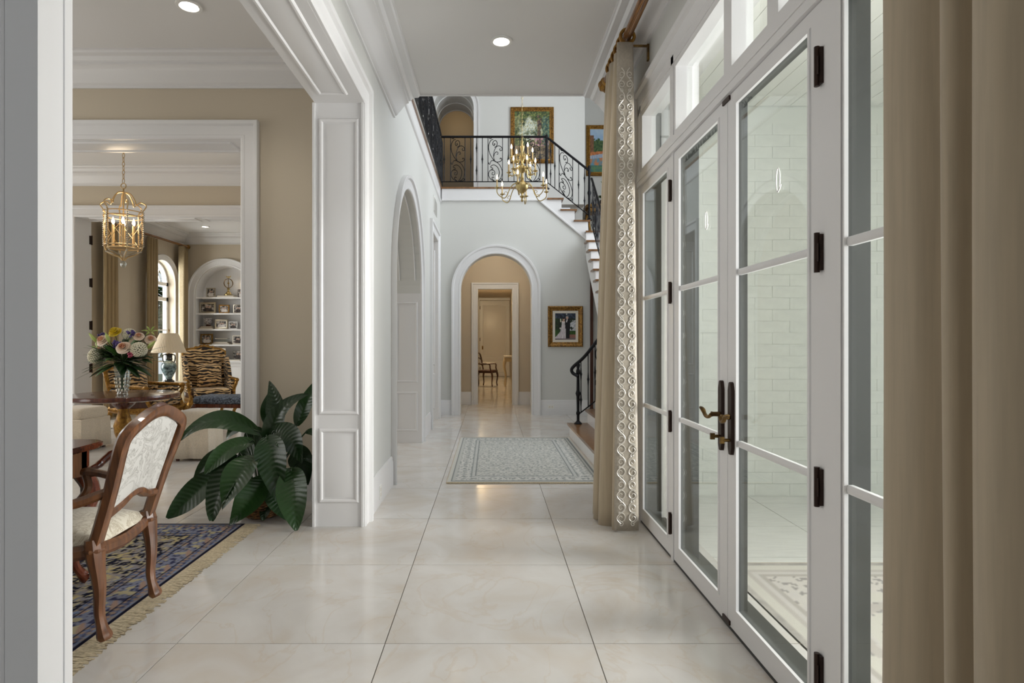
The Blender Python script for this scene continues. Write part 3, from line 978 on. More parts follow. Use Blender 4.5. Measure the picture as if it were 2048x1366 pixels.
def railing(name, label, p0, p1, nrm_up0, nrm_up1, items, rail_h=.915, foot=.105, newels=()):
    """straight railing from p0 to p1 (floor points); items = list of (kind, t0, t1)"""
    A = Vector(p0); B = Vector(p1)
    rt = thing(name, label, 'railing', p0)
    off = -A
    def put(mb, nm):
        o = mb.build(nm, 'iron', rt); o.location = tuple(off); return o
    d = B - A
    up = Vector((0, 0, 1))
    m = MB(); q0 = A + up * rail_h; q1 = B + up * rail_h
    m.tube([tuple(q0), tuple(q1)], .021, 8); put(m, 'handrail')
    m = MB(); m.tube([tuple(A + up * foot), tuple(B + up * foot)], .009, 6); put(m, 'bottom_rail')
    for it in items:
        P = A + d * it[1]
        m = MB()
        if it[0] == 's':
            Q = A + d * it[2]
            L = (Q - P).length
            for X in (P, Q):
                m.tube([tuple(X + up * foot), tuple(X + up * rail_h)], .0075, 6)
            scroll_panel(m, P + up * rail_h, (Q - P).normalized(), Vector((0, 0, -1)), L, rail_h - foot)
            put(m, 'scroll_panel')
        else:
            baluster(m, P.x, P.y, P.z + foot, P.z + rail_h, it[2])
            put(m, 'baluster')
    for n_ in newels:
        m = MB(); newel(m, *n_); put(m, 'newel')
    return rt

# back gallery railing
X0, X1 = -.90, .993
L = X1 - X0
items = []
x = -.79
items.append(('b', (-.845 - X0) / L, 1))
for k in range(3):
    xs = -.731 + .677 * k
    items.append(('s', (xs - X0) / L, (xs + .262 - X0) / L))
    for j, kd in ((1, 1), (2, 2), (3, 1)):
        xb = xs + .262 + .104 * j
        if xb < X1 - .03: items.append(('b', (xb - X0) / L, kd))
railing('balcony_railing', 'black wrought-iron balcony railing with scroll panels across the upstairs gallery', (X0, 10.70, 4.105), (X1, 10.70, 4.105), 0, 0, items, newels=((X1 + .01, 10.70, 4.075, 5.06),))
# last flight railing
items = [('b', .10, 2), ('b', .20, 1), ('s', .30, .62), ('b', .76, 1), ('b', .90, 2)]
railing('stair_railing', 'black iron stair railing sloping down from the gallery newel above the white stringer', (1.0, 10.70, 4.105), (1.765, 10.70, 3.50), 0, 0, items, newels=((1.775, 10.70, 3.51, 4.50),))
# left gallery railing
items = []
yy = 5.75
L = 10.66 - 5.65
while yy < 10.5:
    items.append(('s', (yy - 5.65) / L, (yy + .262 - 5.65) / L))
    for j in (1, 2, 3):
        items.append(('b', (yy + .262 + .104 * j - 5.65) / L, 1 if j != 2 else 2))
    yy += .677
railing('gallery_railing', 'long black wrought-iron railing along the upstairs side gallery, seen edge-on', (-.90, 5.65, 4.105), (-.90, 10.60, 4.105), 0, 0, items)
# second flight railing
A = (1.80, 10.60, 3.31); Bp = (1.80, 8.25, 1.31)
items = []
n_b = 22
k = 0
while k < n_b:
    t = (k + .5) / n_b
    if k % 6 == 1:
        items.append(('s', t, t + 2.4 / n_b)); k += 3
    else:
        items.append(('b', t, 1 + k % 2)); k += 1
railing('flight_railing', 'steep black iron railing on the flight rising behind the embroidered curtain', A, Bp, 0, 0, items, rail_h=.93)
# bottom railing with volute
rt = thing('bottom_railing', 'black iron railing with curled handrail end standing on the lowest oak steps', 'railing', (1.2, 8.2, .182))
def put(mb, nm):
    o = mb.build(nm, 'iron', rt); o.location = (-1.2, -8.2, -.182); return o
m = MB()
m.tube(crom([(1.20, 8.16, .84), (1.175, 8.18, .86), (1.135, 8.2, .885), (1.115, 8.2, .93), (1.15, 8.2, .985), (1.28, 8.2, 1.10), (1.42, 8.2, 1.27), (1.56, 8.2, 1.46), (1.66, 8.2, 1.62)], 5), .023, 8)
put(m, 'handrail')
m = MB(); newel(m, 1.205, 8.2, .182, 1.03); put(m, 'newel')
m = MB(); m.tube([(1.23, 8.2, .33), (1.42, 8.2, .48), (1.58, 8.2, .62), (1.66, 8.2, .70)], .009, 6); put(m, 'bottom_rail')
for x, z0, z1, kd in ((1.245, .34, 1.05, 2), (1.345, .42, 1.18, 1), (1.44, .49, 1.30, 1)):
    m = MB(); baluster(m, x, 8.2, z0, z1, kd); put(m, 'baluster')
m = MB(); scroll_panel(m, (1.44, 8.2, 1.30), (1, 0, .35), (0, 0, -1), .22, .66); put(m, 'scroll_panel')

# slender wooden edge and small gilt frame beneath the stair
b = MB(); b.box(1.785, 1.835, 10.64, 10.70, 0, 2.86); b.box(1.775, 1.845, 10.645, 10.70, 0, .12); struct(b.build('trim_stair_post', 'darkwood'))

# ================================================================ HALL OBJECTS
def framed(name, label, cat, cx, y, cz, w, h, fw, m_frame, art, nu=60, nv=80, matw=0.0, prof=None, art_mat='print', n=(0, -1, 0), rz=0.0, group=None):
    """picture on a wall facing the viewer side; outer size w x h, frame width fw"""
    t = thing(name, label, cat, (cx, y, cz - h / 2), rz, group)
    iw, ih = w / 2 - fw, h - 2 * fw
    path = [(-iw, 0, fw), (-iw, 0, fw + ih), (iw, 0, fw + ih), (iw, 0, fw)]
    prof = prof or [(0, -.004), (0, .014), (fw * .12, .020), (fw * .25, .016), (fw * .45, .030), (fw * .75, .046), (fw * .9, .040), (fw, .028), (fw, -.004)]
    b = MB(); b.sweep(path, prof, (0, -1, 0), closed=True); b.build('frame', m_frame, t)
    if fw > .05:      # carved beads along the frame
        b = MB()
        per = [(-iw - fw * .78, fw - fw * .78, iw * 2 + fw * 1.56, ih + fw * 1.56)][0]
        x0, z0, ww, hh = per
        nx = int(ww / .045); nz_ = int(hh / .045)
        for i in range(nx + 1):
            for zz in (z0, z0 + hh): b.ball((x0 + ww * i / nx, -.044, zz), (.014, .010, .010), 6, 4)
        for i in range(1, nz_):
            for xx in (x0, x0 + ww): b.ball((xx, -.044, z0 + hh * i / nz_), (.010, .010, .014), 6, 4)
        o_ = b.build('carved_edge', m_frame, t); o_['kind'] = 'stuff'
    if matw:
        b = MB(); b.box(-iw, iw, -.010, -.002, fw, fw + ih); b.build('mat_board', 'mat_board', t)
    aw, ah = iw - matw, ih - 2 * matw
    print_mesh('picture', art, nu, nv, lambda u, v: (-aw + 2 * aw * u, -.0115, fw + matw + ah * v), art_mat, t)
    return t

def mix(a, b, t):
    t = max(0, min(1, t)); return tuple(a[i] * (1 - t) + b[i] * t for i in range(3))
def ell(u, v, cx, cy, rx, ry): return ((u - cx) / rx) ** 2 + ((v - cy) / ry) ** 2 < 1

def wedding_art(u, v):
    c = mix((22, 30, 24), (40, 62, 30), .5 + nz2(u * 7, v * 7))
    if v > .62: c = mix((26, 34, 48), (70, 82, 100), .4 + nz2(u * 9, v * 9, 3)) if v > .8 else c
    if v < .36: c = mix((40, 70, 26), (62, 92, 36), .5 + nz2(u * 8, v * 8, 1))
    if u > .72 and .34 < v < .74: c = mix((170, 172, 176), (225, 225, 228), .5 + nz2(u * 10, v * 10, 2)) if nz2(u * 6, v * 6, 9) > -.25 else c
    if v < .20 and u > .62: c = mix((120, 76, 68), (150, 104, 92), u)
    if v < .07: c = mix((92, 80, 84), (128, 112, 110), u)
    # trailing gown
    gx = .40
    half = .085 if v > .56 else .085 + (.56 - v) ** 1.6 * .62
    lft = gx - half - max(0, .30 - v) * .55
    if .04 < v < .70 and lft < u < gx + min(half, .125):
        c = mix((226, 220, 218), (182, 170, 178), .5 + nz2(u * 24, v * 5, 5))
    if .63 < v < .72 and abs(u - .40) < .075: c = (214, 180, 160) if v > .68 else (228, 222, 220)
    # suited figure
    if .05 < v < .78 and abs(u - .615) < (.115 if v > .42 else .085): c = (20, 19, 24)
    if .66 < v < .77 and abs(u - .555 - (v - .66) * .3) < .025: c = (228, 224, 226)
    if ell(u, v, .42, .775, .055, .055): c = (206, 168, 148)
    if ell(u, v, .425, .815, .06, .035): c = (34, 24, 22)
    if ell(u, v, .585, .835, .06, .055): c = (206, 170, 152)
    if ell(u, v, .585, .882, .06, .028): c = (150, 144, 140)
    if ell(u, v, .27, .73, .025, .07): c = (240, 236, 214)
    if ell(u, v, .56, .965, .035, .02): c = (226, 228, 220)
    if ell(u, v, .25, .43, .025, .035): c = (236, 232, 222)
    return c
framed('framed_photograph', 'gold-framed wedding photograph with cream mat on the back wall beside the arch', 'picture', 1.341, 10.695, 1.595, .63, .735, .085, 'gold', wedding_art, 70, 90, matw=.045)

def garden_art(u, v):
    n = nz2(u * 6, v * 8, 2, 5); n2 = nz2(u * 17, v * 20, 6, 4); n3 = nz2(u * 34, v * 38, 9, 2)
    c = mix((44, 60, 40), (150, 152, 104), .5 + n * .9 + n2 * .6)
    sky = 1 - (((u - .42) / .34) ** 2 + ((v - .62) / .25) ** 2) + n * .9
    c = mix(c, mix((186, 196, 186), (224, 226, 206), .5 + n2), sky * 1.3 if n3 < .22 else 0)
    if .65 < u + n * .03 < .76 and v > .30: c = mix((58, 46, 48), (104, 82, 70), .5 + n2)
    if u > .79 and v > .18: c = mix((40, 66, 60), (92, 122, 104), .5 + n2 * 1.3)
    if .24 < v < .46 and u > .45 and n2 > .0: c = mix((150, 98, 120), (206, 160, 166), .5 + n)
    if v < .28: c = mix((72, 62, 56), (176, 150, 120), .45 + n * .8 + (.5 - u) * .3)
    if v < .12: c = mix((60, 56, 60), (116, 100, 86), .5 + n2)
    if v > .88 + n * .1: c = mix((36, 56, 32), (104, 120, 62), .5 + n2)
    if n3 > .30: c = mix(c, (196, 180, 96), .55)
    return c
framed('garden_painting', 'large gold-framed oil painting of a shaded garden arbour on the upstairs wall', 'painting', .831, 11.995, 5.495, .875, 1.135, .085, 'gold', garden_art, 70, 90, art_mat='oil')

def canal_art(u, v):
    n = nz2(u * 6, v * 6, 4, 4); n2 = nz2(u * 16, v * 16, 8, 3)
    c = mix((128, 172, 220), (186, 210, 232), v * 1.2 - .3 + n * .3)
    if v < .80 - abs(u - .30) * .35 + n * .12 and v > .38: c = mix((34, 70, 38), (92, 118, 62), .5 + n2)
    if u < .14 and v < .86 and v > .35: c = mix((150, 104, 66), (110, 74, 48), .5 + n2)
    if v < .46 + u * .06: c = mix((216, 140, 80), (176, 96, 52), .5 + n2)
    if v < .38 + u * .10: c = mix((196, 204, 214), (140, 160, 190), .5 + n2)
    if v < .30 + u * .08: c = mix((206, 132, 84), (96, 150, 180), .5 + n * 1.6)
    if v < .16: c = mix((52, 112, 112), (104, 142, 90), .5 + n2)
    if abs(u - .66) < .022 and .12 < v < .88: c = (208, 212, 214)
    if abs(u - .66) < .055 and .66 < v < .80: c = (60, 90, 84)
    return c
framed('canal_painting', 'gold-framed oil painting of a bright canal and steeple on the recessed landing wall', 'painting', 2.44, 12.895, 5.475, .74, 1.10, .085, 'gilt', canal_art, 60, 80, art_mat='oil')
framed('gilt_picture', 'gilt-edged picture hanging on the back wall beneath the stair flight', 'picture', 2.22, 10.695, 1.66, .48, .60, .06, 'gold', lambda u, v: mix((70, 62, 48), (126, 110, 84), .5 + nz2(u * 6, v * 6)), 20, 24)

# gilt console with an orchid on the landing
t = thing('console_table', 'carved gilt console table with glass front standing on the stair landing', 'table', (2.45, 12.6, 3.30))
b = MB(); b.prism([(-.42, -.22), (.42, -.22), (.45, -.12), (.45, .22), (-.45, .22), (-.45, -.12)], 'z', .84, .90); b.build('top', 'gilt', t)
b = MB(); b.rbox(-.40, .40, -.19, .2, .74, .84, .02); b.build('apron', 'gilt', t)
b = MB(); b.box(-.36, .36, -.17, -.16, .12, .74); b.build('glass_front', 'winglass', t)
b = MB(); b.box(-.37, .37, -.14, .18, .10, .14); b.box(-.37, .37, .16, .18, .1, .74); b.build('cabinet_body', 'whitemarble', t)
for sx in (-1, 1):
    for sy in (-1, 1):
        b = MB(); b.tube(crom([(sx * .38, sy * .17, .76), (sx * .40, sy * .18, .55), (sx * .36, sy * .16, .25), (sx * .40, sy * .18, 0)], 4), [.03] * 4 + [.024] * 4 + [.02] * 5, 8); b.build('leg', 'gilt', t)
t = thing('potted_orchid', 'small orchid with a bare arching stem in a bronze pot on the gilt console', 'plant', (2.38, 12.55, 4.20))
b = MB(); b.lathe([(.05, 0), (.075, .03), (.08, .09), (.07, .12), (.0, .115)], 14); b.build('pot', 'bronze', t)
for a in (0, 70, 150, 220, 300):
    b = MB(); c_, s_ = math.cos(R(a)), math.sin(R(a))
    b.grid(lambda u, v: (c_ * .2 * u - s_ * (v - .5) * .09 * math.sin(PI * min(1, u + .08)), s_ * .2 * u + c_ * (v - .5) * .09 * math.sin(PI * min(1, u + .08)), .12 + .07 * math.sin(u * 2.6)), 8, 2)
    b.build('leaf', 'leaf2', t, solid=.003)
b = MB(); b.tube(crom([(0, 0, .11), (.02, 0, .25), (-.01, 0, .42), (-.05, 0, .52)], 5), .005, 6); b.build('stem', 'leaf2', t)

# recessed lights
def downlight(x, y, z, label, power=9, col=(1, .93, .82)):
    t = thing('recessed_light', label, 'ceiling light', (x, y, z - .012))
    b = MB(); b.lathe([(.052, .02), (.060, .012), (.064, 0), (.085, 0), (.088, .011), (.052, .0115)], 28); b.build('trim_ring', 'outlet', t)
    b = MB(); b.lathe([(0, .010), (.056, .010), (.056, .0115), (0, .0115)], 24); b.build('lens', 'canlens', t)
    d = bpy.data.lights.new('downlight', 'SPOT'); d.energy = power; d.color = col; d.spot_size = R(125); d.spot_blend = .8; d.shadow_soft_size = .05
    o = bpy.data.objects.new('downlight', d); COL.objects.link(o); o.parent = t; o.location = (0, 0, -.02)
    return t
downlight(.08, 4.58, CEIL, 'round recessed light in the hall ceiling before the stair well', 20)
downlight(-2.09, 4.10, CEIL, 'round recessed light in the dining room ceiling near the crown', 14)
downlight(-4.2, 2.4, CEIL, 'added, unseen round recessed light in the dining room ceiling over the table', 14)  # extra fixture out of view, added to lift the dining room
downlight(-5.78, 11.98, CEIL, 'round recessed light in the living room ceiling before the bookcase', 12)
downlight(-3.4, 10.2, CEIL, 'round recessed light added unseen in the living room ceiling over the seating', 12)  # added hidden fixture that brightens the living room

# outlets and wall vent
t = thing('wall_outlet', 'white wall outlet set in the baseboard below the wedding photograph', 'outlet', (1.08, 10.672, .11))
b = MB(); b.box(-.06, .06, 0, .006, 0, .075); b.build('plate', 'outlet', t)
for x_ in (-.0235, .0235):
    b = MB(); b.box(x_ - .0115, x_ + .0115, -.002, .002, .022, .052); b.build('socket', 'mat_board', t)
t = thing('wall_outlet', 'white outlet in the hall baseboard beside the panelled pier', 'outlet', (-.898, 4.80, .05))
b = MB(); b.box(0, .005, -.035, .035, 0, .11); b.build('plate', 'outlet', t)
for z_ in (.02, .06):
    b = MB(); b.box(.004, .0065, -.012, .012, z_, z_ + .03); b.build('socket', 'mat_board', t)
t = thing('wall_vent', 'white return-air grille high on the stair hall wall', 'vent', (-.918, 9.75, 3.42))
b = MB(); b.box(0, .008, -.28, .28, 0, .25); b.build('plate', 'outlet', t)
for k in range(9):
    b = MB(); b.prism([(.008, .02 + k * .025), (.016, .012 + k * .025), (.016, .018 + k * .025), (.008, .026 + k * .025)], 'y', -.25, .25); b.build('slat', 'outlet', t)

# hall rug
def hall_rug(u, v):
    x = u * 1.47; y = v * 2.61
    ex = min(x, 1.47 - x); ey = min(y, 2.61 - y); e = min(ex, ey)
    n = nz2(x * 22, y * 22, 1, 3); n2 = nz2(x * 40, y * 40, 4, 2)
    c = mix((204, 203, 197), (190, 190, 184), .5 + n)
    if n2 > .14: c = mix(c, (140, 144, 142), .75)
    if abs(nz2(x * 12, y * 12, 8, 2)) < .035: c = mix(c, (150, 153, 150), .7)
    if e < .030: c = (198, 197, 190)
    elif e < .042: c = (122, 126, 126)
    elif e < .070: c = (186, 187, 182)
    elif e < .077: c = (136, 140, 138)
    elif e < .215:
        s = (y if ex < ey else x)
        k = math.sin(s * 46 + 1.4 * math.sin(s * 13)) * math.cos((e - .146) * 40)
        c = mix((203, 202, 197), (146, 150, 147), 1 if abs(k) > .72 or n2 > .2 else 0)
    elif e < .222: c = (140, 144, 142)
    elif e < .255: c = mix((182, 184, 180), (192, 192, 188), .5 + n)
    elif e < .266: c = (116, 121, 121)
    return c
t = thing('hall_rug', 'pale grey and ivory oriental runner rug on the marble before the stairs', 'rug', (.31, 6.83, 0))
b = MB(); b.box(-.728, .763, -1.31, 1.31, .001, .009); b.build('backing', 'fringe', t)
print_mesh('pile', hall_rug, 147, 260, lambda u, v: (-.723 + 1.481 * u, -1.29 + 2.58 * v, .0105), 'rugpile', t)
b = MB()
for yy in (-1.31, 1.31):
    for k in range(150):
        xx = -.72 + 1.475 * k / 149
        b.tube([(xx, yy * .995, .006), (xx + random.uniform(-.006, .006), yy * (1 + random.uniform(.012, .022)), .004)], .0025, 4)
o = b.build('fringe', 'fringe', t); o['kind'] = 'stuff'
# ================================================================ HALL CURTAINS
RX, RZ = .955, 3.465
def cloth(path_fn, z0, z1, nz_=24):
    b = MB(); 
    P0 = path_fn(0.0); n = len(P0) - 1
    rows = []
    for j in range(nz_ + 1):
        t = j / nz_
        rows.append([(x, y, z1 + (z0 - z1) * t) for x, y in path_fn(t)])
    vs_ = [p for r_ in rows for p in r_]
    m = n + 1
    b.add(vs_, [(j * m + i, j * m + i + 1, (j + 1) * m + i + 1, (j + 1) * m + i) for j in range(nz_) for i in range(n)])
    return b
def smooth2(pts, n=5):
    return [(p[0], p[1]) for p in crom([(a, c, 0) for a, c in pts], n)]
t = thing('curtain', 'taupe silk curtain with silver scroll embroidery gathered beside the french doors', 'curtain', (.95, 4.3, 0), group='hall curtains')
def pf1(s):
    k = .36 + .64 * s ** .8
    raw = [(.865, 4.112), (.845, 4.14), (.885, 4.19), (.80, 4.22), (.775, 4.26), (.90, 4.31), (.78, 4.36), (.77, 4.40), (.90, 4.45), (.785, 4.50), (.80, 4.54), (.93, 4.58)]
    q = smooth2(raw, 4)
    return [(.955 + (x - .955) * k - .95, 4.12 + (y - 4.12) * (1.12 - .12 * s) - 4.3) for x, y in q]
cloth(pf1, .012, 3.39).build('drape', 'curtain', t, smooth=80, solid=.004)
def pw_(s): return .055 + .028 * s      # half-width of the embroidered leading edge
def pc_(s): return .932 + .010 * s
b = MB()
def pf2(s):
    c, w = pc_(s), pw_(s)
    return [(c - w * 1.05 + 2.05 * w * u - .95, 4.115 - .008 * math.sin(PI * u) - 4.3) for u in [i / 8 for i in range(9)]]
cloth(pf2, .012, 3.40).build('leading_edge', 'brocade', t, smooth=80, solid=.006)
b = MB()
UH = .158
nun = int(3.28 / UH)
def spiral(c, r0, r1, a0, a1, n=16):
    return [(c[0] + (r0 + (r1 - r0) * i / n) * math.cos(R(a0 + (a1 - a0) * i / n)), c[1] + (r0 + (r1 - r0) * i / n) * math.sin(R(a0 + (a1 - a0) * i / n))) for i in range(n + 1)]
Scroll_uv = spiral((0, .030), .004, .026, 500, 90, 22) [:-1]
S_curve = spiral((.0, .036), .004, .027, -180, 270, 20)
for k in range(nun):
    for sgn in (-1, 1):
        for (zc, rr, dr, up) in ((.042, .036, 1, 1), (.112, .034, 1, -1), (.0, .017, 1, 1)):
            z = .06 + k * UH + zc
            s = 1 - z / 3.35
            cx = pc_(s) + sgn * pw_(s) * .50
            pts = []
            for i in range(19):
                f = i / 18
                a = R(90 * up + sgn * up * (-30 + 470 * f))
                r_ = (rr * (1 - .82 * f)) * (pw_(s) / .083)
                pts.append((cx + r_ * math.cos(a) - .95, 4.1025 - 4.3, z + r_ * math.sin(a) * 1.05))
            b.tube(pts, [.0042 * (1 - .45 * i / 18) for i in range(19)], 5)
for k in range(nun):
    for sgn in (-1, 1):
        pts = []
        for i in range(13):
            f = i / 12; z = .06 + (k + f) * UH; s = max(0, 1 - z / 3.4)
            pts.append((pc_(s) + sgn * (pw_(s) * .50 + .030 * math.sin(2 * PI * f) * pw_(s) / .083) - .95, 4.1028 - 4.3, min(z, 3.39)))
        b.tube(pts, .0036, 5)
o = b.build('scroll_embroidery', 'silverthread', t); o['kind'] = 'stuff'
t = thing('curtain', 'plain taupe silk curtain hanging in deep folds over the near sidelight', 'curtain', (.95, 1.2, 0), group='hall curtains')
def pf3(s):
    raw = [(1.035, 1.46), (.985, 1.452), (.938, 1.42), (.950, 1.35), (.995, 1.285), (.985, 1.245), (.928, 1.218), (.922, 1.19), (.962, 1.158), (.955, 1.132), (.905, 1.105), (.892, 1.05), (.925, .98), (.90, .91), (.86, .86), (.90, .78), (.86, .70)]
    q = smooth2(raw, 6)
    return [(x - .95 + .012 * math.sin(9 * y + 3 * s) * s, y - 1.2) for x, y in q]
cloth(pf3, .012, 3.40).build('drape', 'curtain', t, smooth=80, solid=.004)
t = thing('curtain_rod', 'fluted gilded wooden curtain rod with ball finial above the french doors', 'curtain rod', (RX, 4.86, RZ))
b = MB(); nfl = 20
prof_r = []
ring0 = []
vs_ = []
for yy in (0.0, -4.4):
    for k in range(nfl * 2):
        a = 2 * PI * k / (nfl * 2); rr = .031 if k % 2 else .027
        vs_.append((rr * math.cos(a), yy, rr * math.sin(a)))
m_ = nfl * 2
b.add(vs_, [(k, (k + 1) % m_, m_ + (k + 1) % m_, m_ + k) for k in range(m_)] + [tuple(range(m_)), tuple(range(m_, 2 * m_))])
b.build('pole', 'rod', t, smooth=20)
b = MB(); b.ball((0, .085, 0), (.055, .060, .055), 16, 10); b.tube([(0, 0, 0), (0, .02, 0), (0, .03, 0), (0, .04, 0)], [.031, .04, .04, .025], 14)
for k in range(8):
    a = 2 * PI * k / 8
    b.tube([(.056 * math.sin(PI * i / 8) * math.cos(a + i * .15), .085 - .062 * math.cos(PI * i / 8), .056 * math.sin(PI * i / 8) * math.sin(a + i * .15)) for i in range(9)], .006, 5)
b.build('finial', 'gilt', t)
b = MB(); b.box(-.008, .160, -.667, -.652, -.052, -.040); b.box(.150, .164, -.672, -.647, -.15, -.036); b.tube([(0, -.66, -.041), (0, -.66, -.030)], .01, 6); b.build('bracket', 'antique', t)
for k, yy in enumerate((4.15, 4.25, 4.35, 4.45, 4.55, 4.64)):
    tr = thing('curtain_ring', 'carved gilded wooden ring on the rod above the embroidered curtain', 'curtain ring', (RX, yy, RZ - .004), group='curtain rings')
    b = MB()
    b.tube([(.048 * math.cos(2 * PI * i / 24), .006 * math.sin(4 * PI * i / 24), .048 * math.sin(2 * PI * i / 24)) for i in range(24)], .0125, 8, closed=True)
    b.build('ring', 'gilt', tr)
    b = MB(); b.tube([(0, 0, -.060), (0, 0, -.072)], .005, 6); b.build('eyelet', 'antique', tr)

# ================================================================ BRASS CHANDELIER IN THE STAIR HALL
t = thing('chandelier', 'three-tier polished brass candle chandelier hanging in the stair hall', 'chandelier', (.43, 8.2, 3.25))
b = MB()
b.lathe([(0, 0), (.010, .01), (.018, .03), (.008, .05), (.030, .075), (.034, .085), (.012, .095), (.016, .12), (.055, .15), (.085, .19), (.092, .225), (.075, .26), (.035, .29), (.020, .31), (.030, .33), (.018, .36),
         (.018, .40), (.040, .43), (.062, .46), (.055, .49), (.022, .52), (.016, .56), (.030, .59), (.050, .62), (.040, .66), (.018, .70), (.026, .74), (.034, .77), (.014, .81), (.020, .84), (.006, .87), (0, .88)], 20)
b.build('stem', 'brass', t)
def arm(name, az, r1, z_root, z_dip, z_cup, r0=.05):
    c_, s_ = math.cos(az), math.sin(az)
    P = [(r0, z_root), (r0 + (r1 - r0) * .18, z_root + .03), (r0 + (r1 - r0) * .38, z_root - .03), (r0 + (r1 - r0) * .62, z_dip), (r0 + (r1 - r0) * .88, z_dip + .02), (r1, z_cup - .06), (r1, z_cup)]
    q = crom([(r * c_, r * s_, z) for r, z in P], 5)
    m = MB(); m.tube(q, .007, 6)
    cu = crom([((r0 + (r1 - r0) * a) * c_, (r0 + (r1 - r0) * a) * s_, z) for a, z in ((.62, z_dip), (.50, z_dip + .05), (.58, z_dip + .085), (.68, z_dip + .06), (.62, z_dip + .045))], 4)
    m.tube(cu, .004, 5)
    m.lathe([(.004, -.02), (.012, -.012), (.034, 0), (.036, .004), (.012, .008), (.012, .03), (.010, .03)], 12, (r1 * c_, r1 * s_, z_cup))
    a_ = m.build(name, 'brass', t)
    cd = MB(); cd.lathe([(.0095, .03), (.0095, .115), (.004, .118)], 10, (r1 * c_, r1 * s_, z_cup)); cd.build('candle', 'candle', a_)
    bl = MB(); bl.lathe([(.004, .116), (.011, .130), (.0125, .142), (.008, .162), (.002, .182), (0, .184)], 10, (r1 * c_, r1 * s_, z_cup)); bl.build('bulb', 'bulb', a_)
for k in range(6): arm('arm', R(18 + 60 * k), .365, .22, .045, .17)
for k in range(6): arm('arm', R(48 + 60 * k), .185, .46, .37, .42)
for k in range(4): arm('arm', R(25 + 90 * k), .165, .63, .55, .60)
for k in range(20):
    m = MB(); zc = .90 + k * .055
    pts = [(.011 * math.cos(2 * PI * i / 12), 0, zc + .024 * math.sin(2 * PI * i / 12)) for i in range(12)]
    if k % 2: pts = [(p[1], p[0], p[2]) for p in pts]
    m.tube(pts, .0028, 5, closed=True); m.build('chain_link', 'brass', t)
m = MB(); m.tube([(0, 0, 2.0), (0, 0, 4.36)], .004, 6); m.lathe([(.004, 4.30), (.06, 4.33), (.07, 4.37)], 14); m.build('hanging_rod', 'brass', t)
# ================================================================ DINING ROOM
def dining_rug(u, v):
    x = -4.50 + 2.73 * u; y = 1.40 + 2.87 * v
    e = min(-1.77 - x, y - 1.40, 4.27 - y, x + 4.5)
    n = nz2(x * 17, y * 17, 2, 3); n2 = nz2(x * 34, y * 34, 7, 2); n3 = nz2(x * 9, y * 9, 11, 2)
    navy = (22, 24, 44); cream = (170, 160, 130); blue = (116, 130, 158); taupe = (142, 130, 122)
    def field():
        c = navy
        if n > .08: c = mix(taupe, blue, .5 + n2 * 1.6)
        if n2 > .20: c = cream
        if abs(n - .03) < .05: c = (150, 140, 130)
        if n3 > .28 and n2 > -.1: c = mix(cream, (184, 166, 116), .5 + n)
        return c
    if e < .022: return (20, 20, 40)
    if e < .034: return mix(blue, taupe, .5 + n2 * 2)
    if e < .075:
        s = math.sin((x + y) * 90) * math.sin((x - y) * 70)
        return (150, 128, 112) if s > .1 else mix((50, 50, 74), blue, .5 + n2)
    if e < .083: return (20, 20, 40)
    if e < .215:
        s = math.sin(y * 26 + 1.5 * math.sin(x * 30)) * math.sin(x * 26)
        c = mix((132, 132, 146), (110, 120, 146), .5 + n)
        if n2 > .12: c = (54, 56, 84)
        if n > .22: c = cream
        if s > .7: c = (158, 132, 118)
        return c
    if e < .223: return (20, 20, 40)
    if e < .262:
        s = math.sin((x + y) * 90) * math.sin((x - y) * 70)
        return (146, 132, 120) if s > .1 else mix((58, 58, 80), blue, .5 + n2)
    if e < .272: return (20, 20, 40)
    return field()
t = thing('dining_rug', 'navy, blue and cream persian rug with a fringed end under the dining chairs', 'rug', (-3.13, 2.84, 0))
b = MB(); b.box(-1.37, 1.36, -1.435, 1.432, .001, .010); b.build('backing', 'fringe', t)
print_mesh('pile', dining_rug, 330, 345, lambda u, v: (-1.368 + 2.728 * u, -1.433 + 2.863 * v, .0115), 'rugpile', t)
b = MB()
random.seed(3)
for k in range(900):
    yy = -1.43 + 2.86 * (k + random.random()) / 900
    l_ = random.uniform(.075, .125); dy = random.uniform(-.02, .02) + .012 * math.sin(yy * 9)
    b.tube([(1.355, yy, .008), (1.355 + l_ * .5, yy + dy * .4, .006), (1.355 + l_, yy + dy, .003)], .0032, 4, caps=False)
o = b.build('fringe', 'fringe', t); o['kind'] = 'stuff'

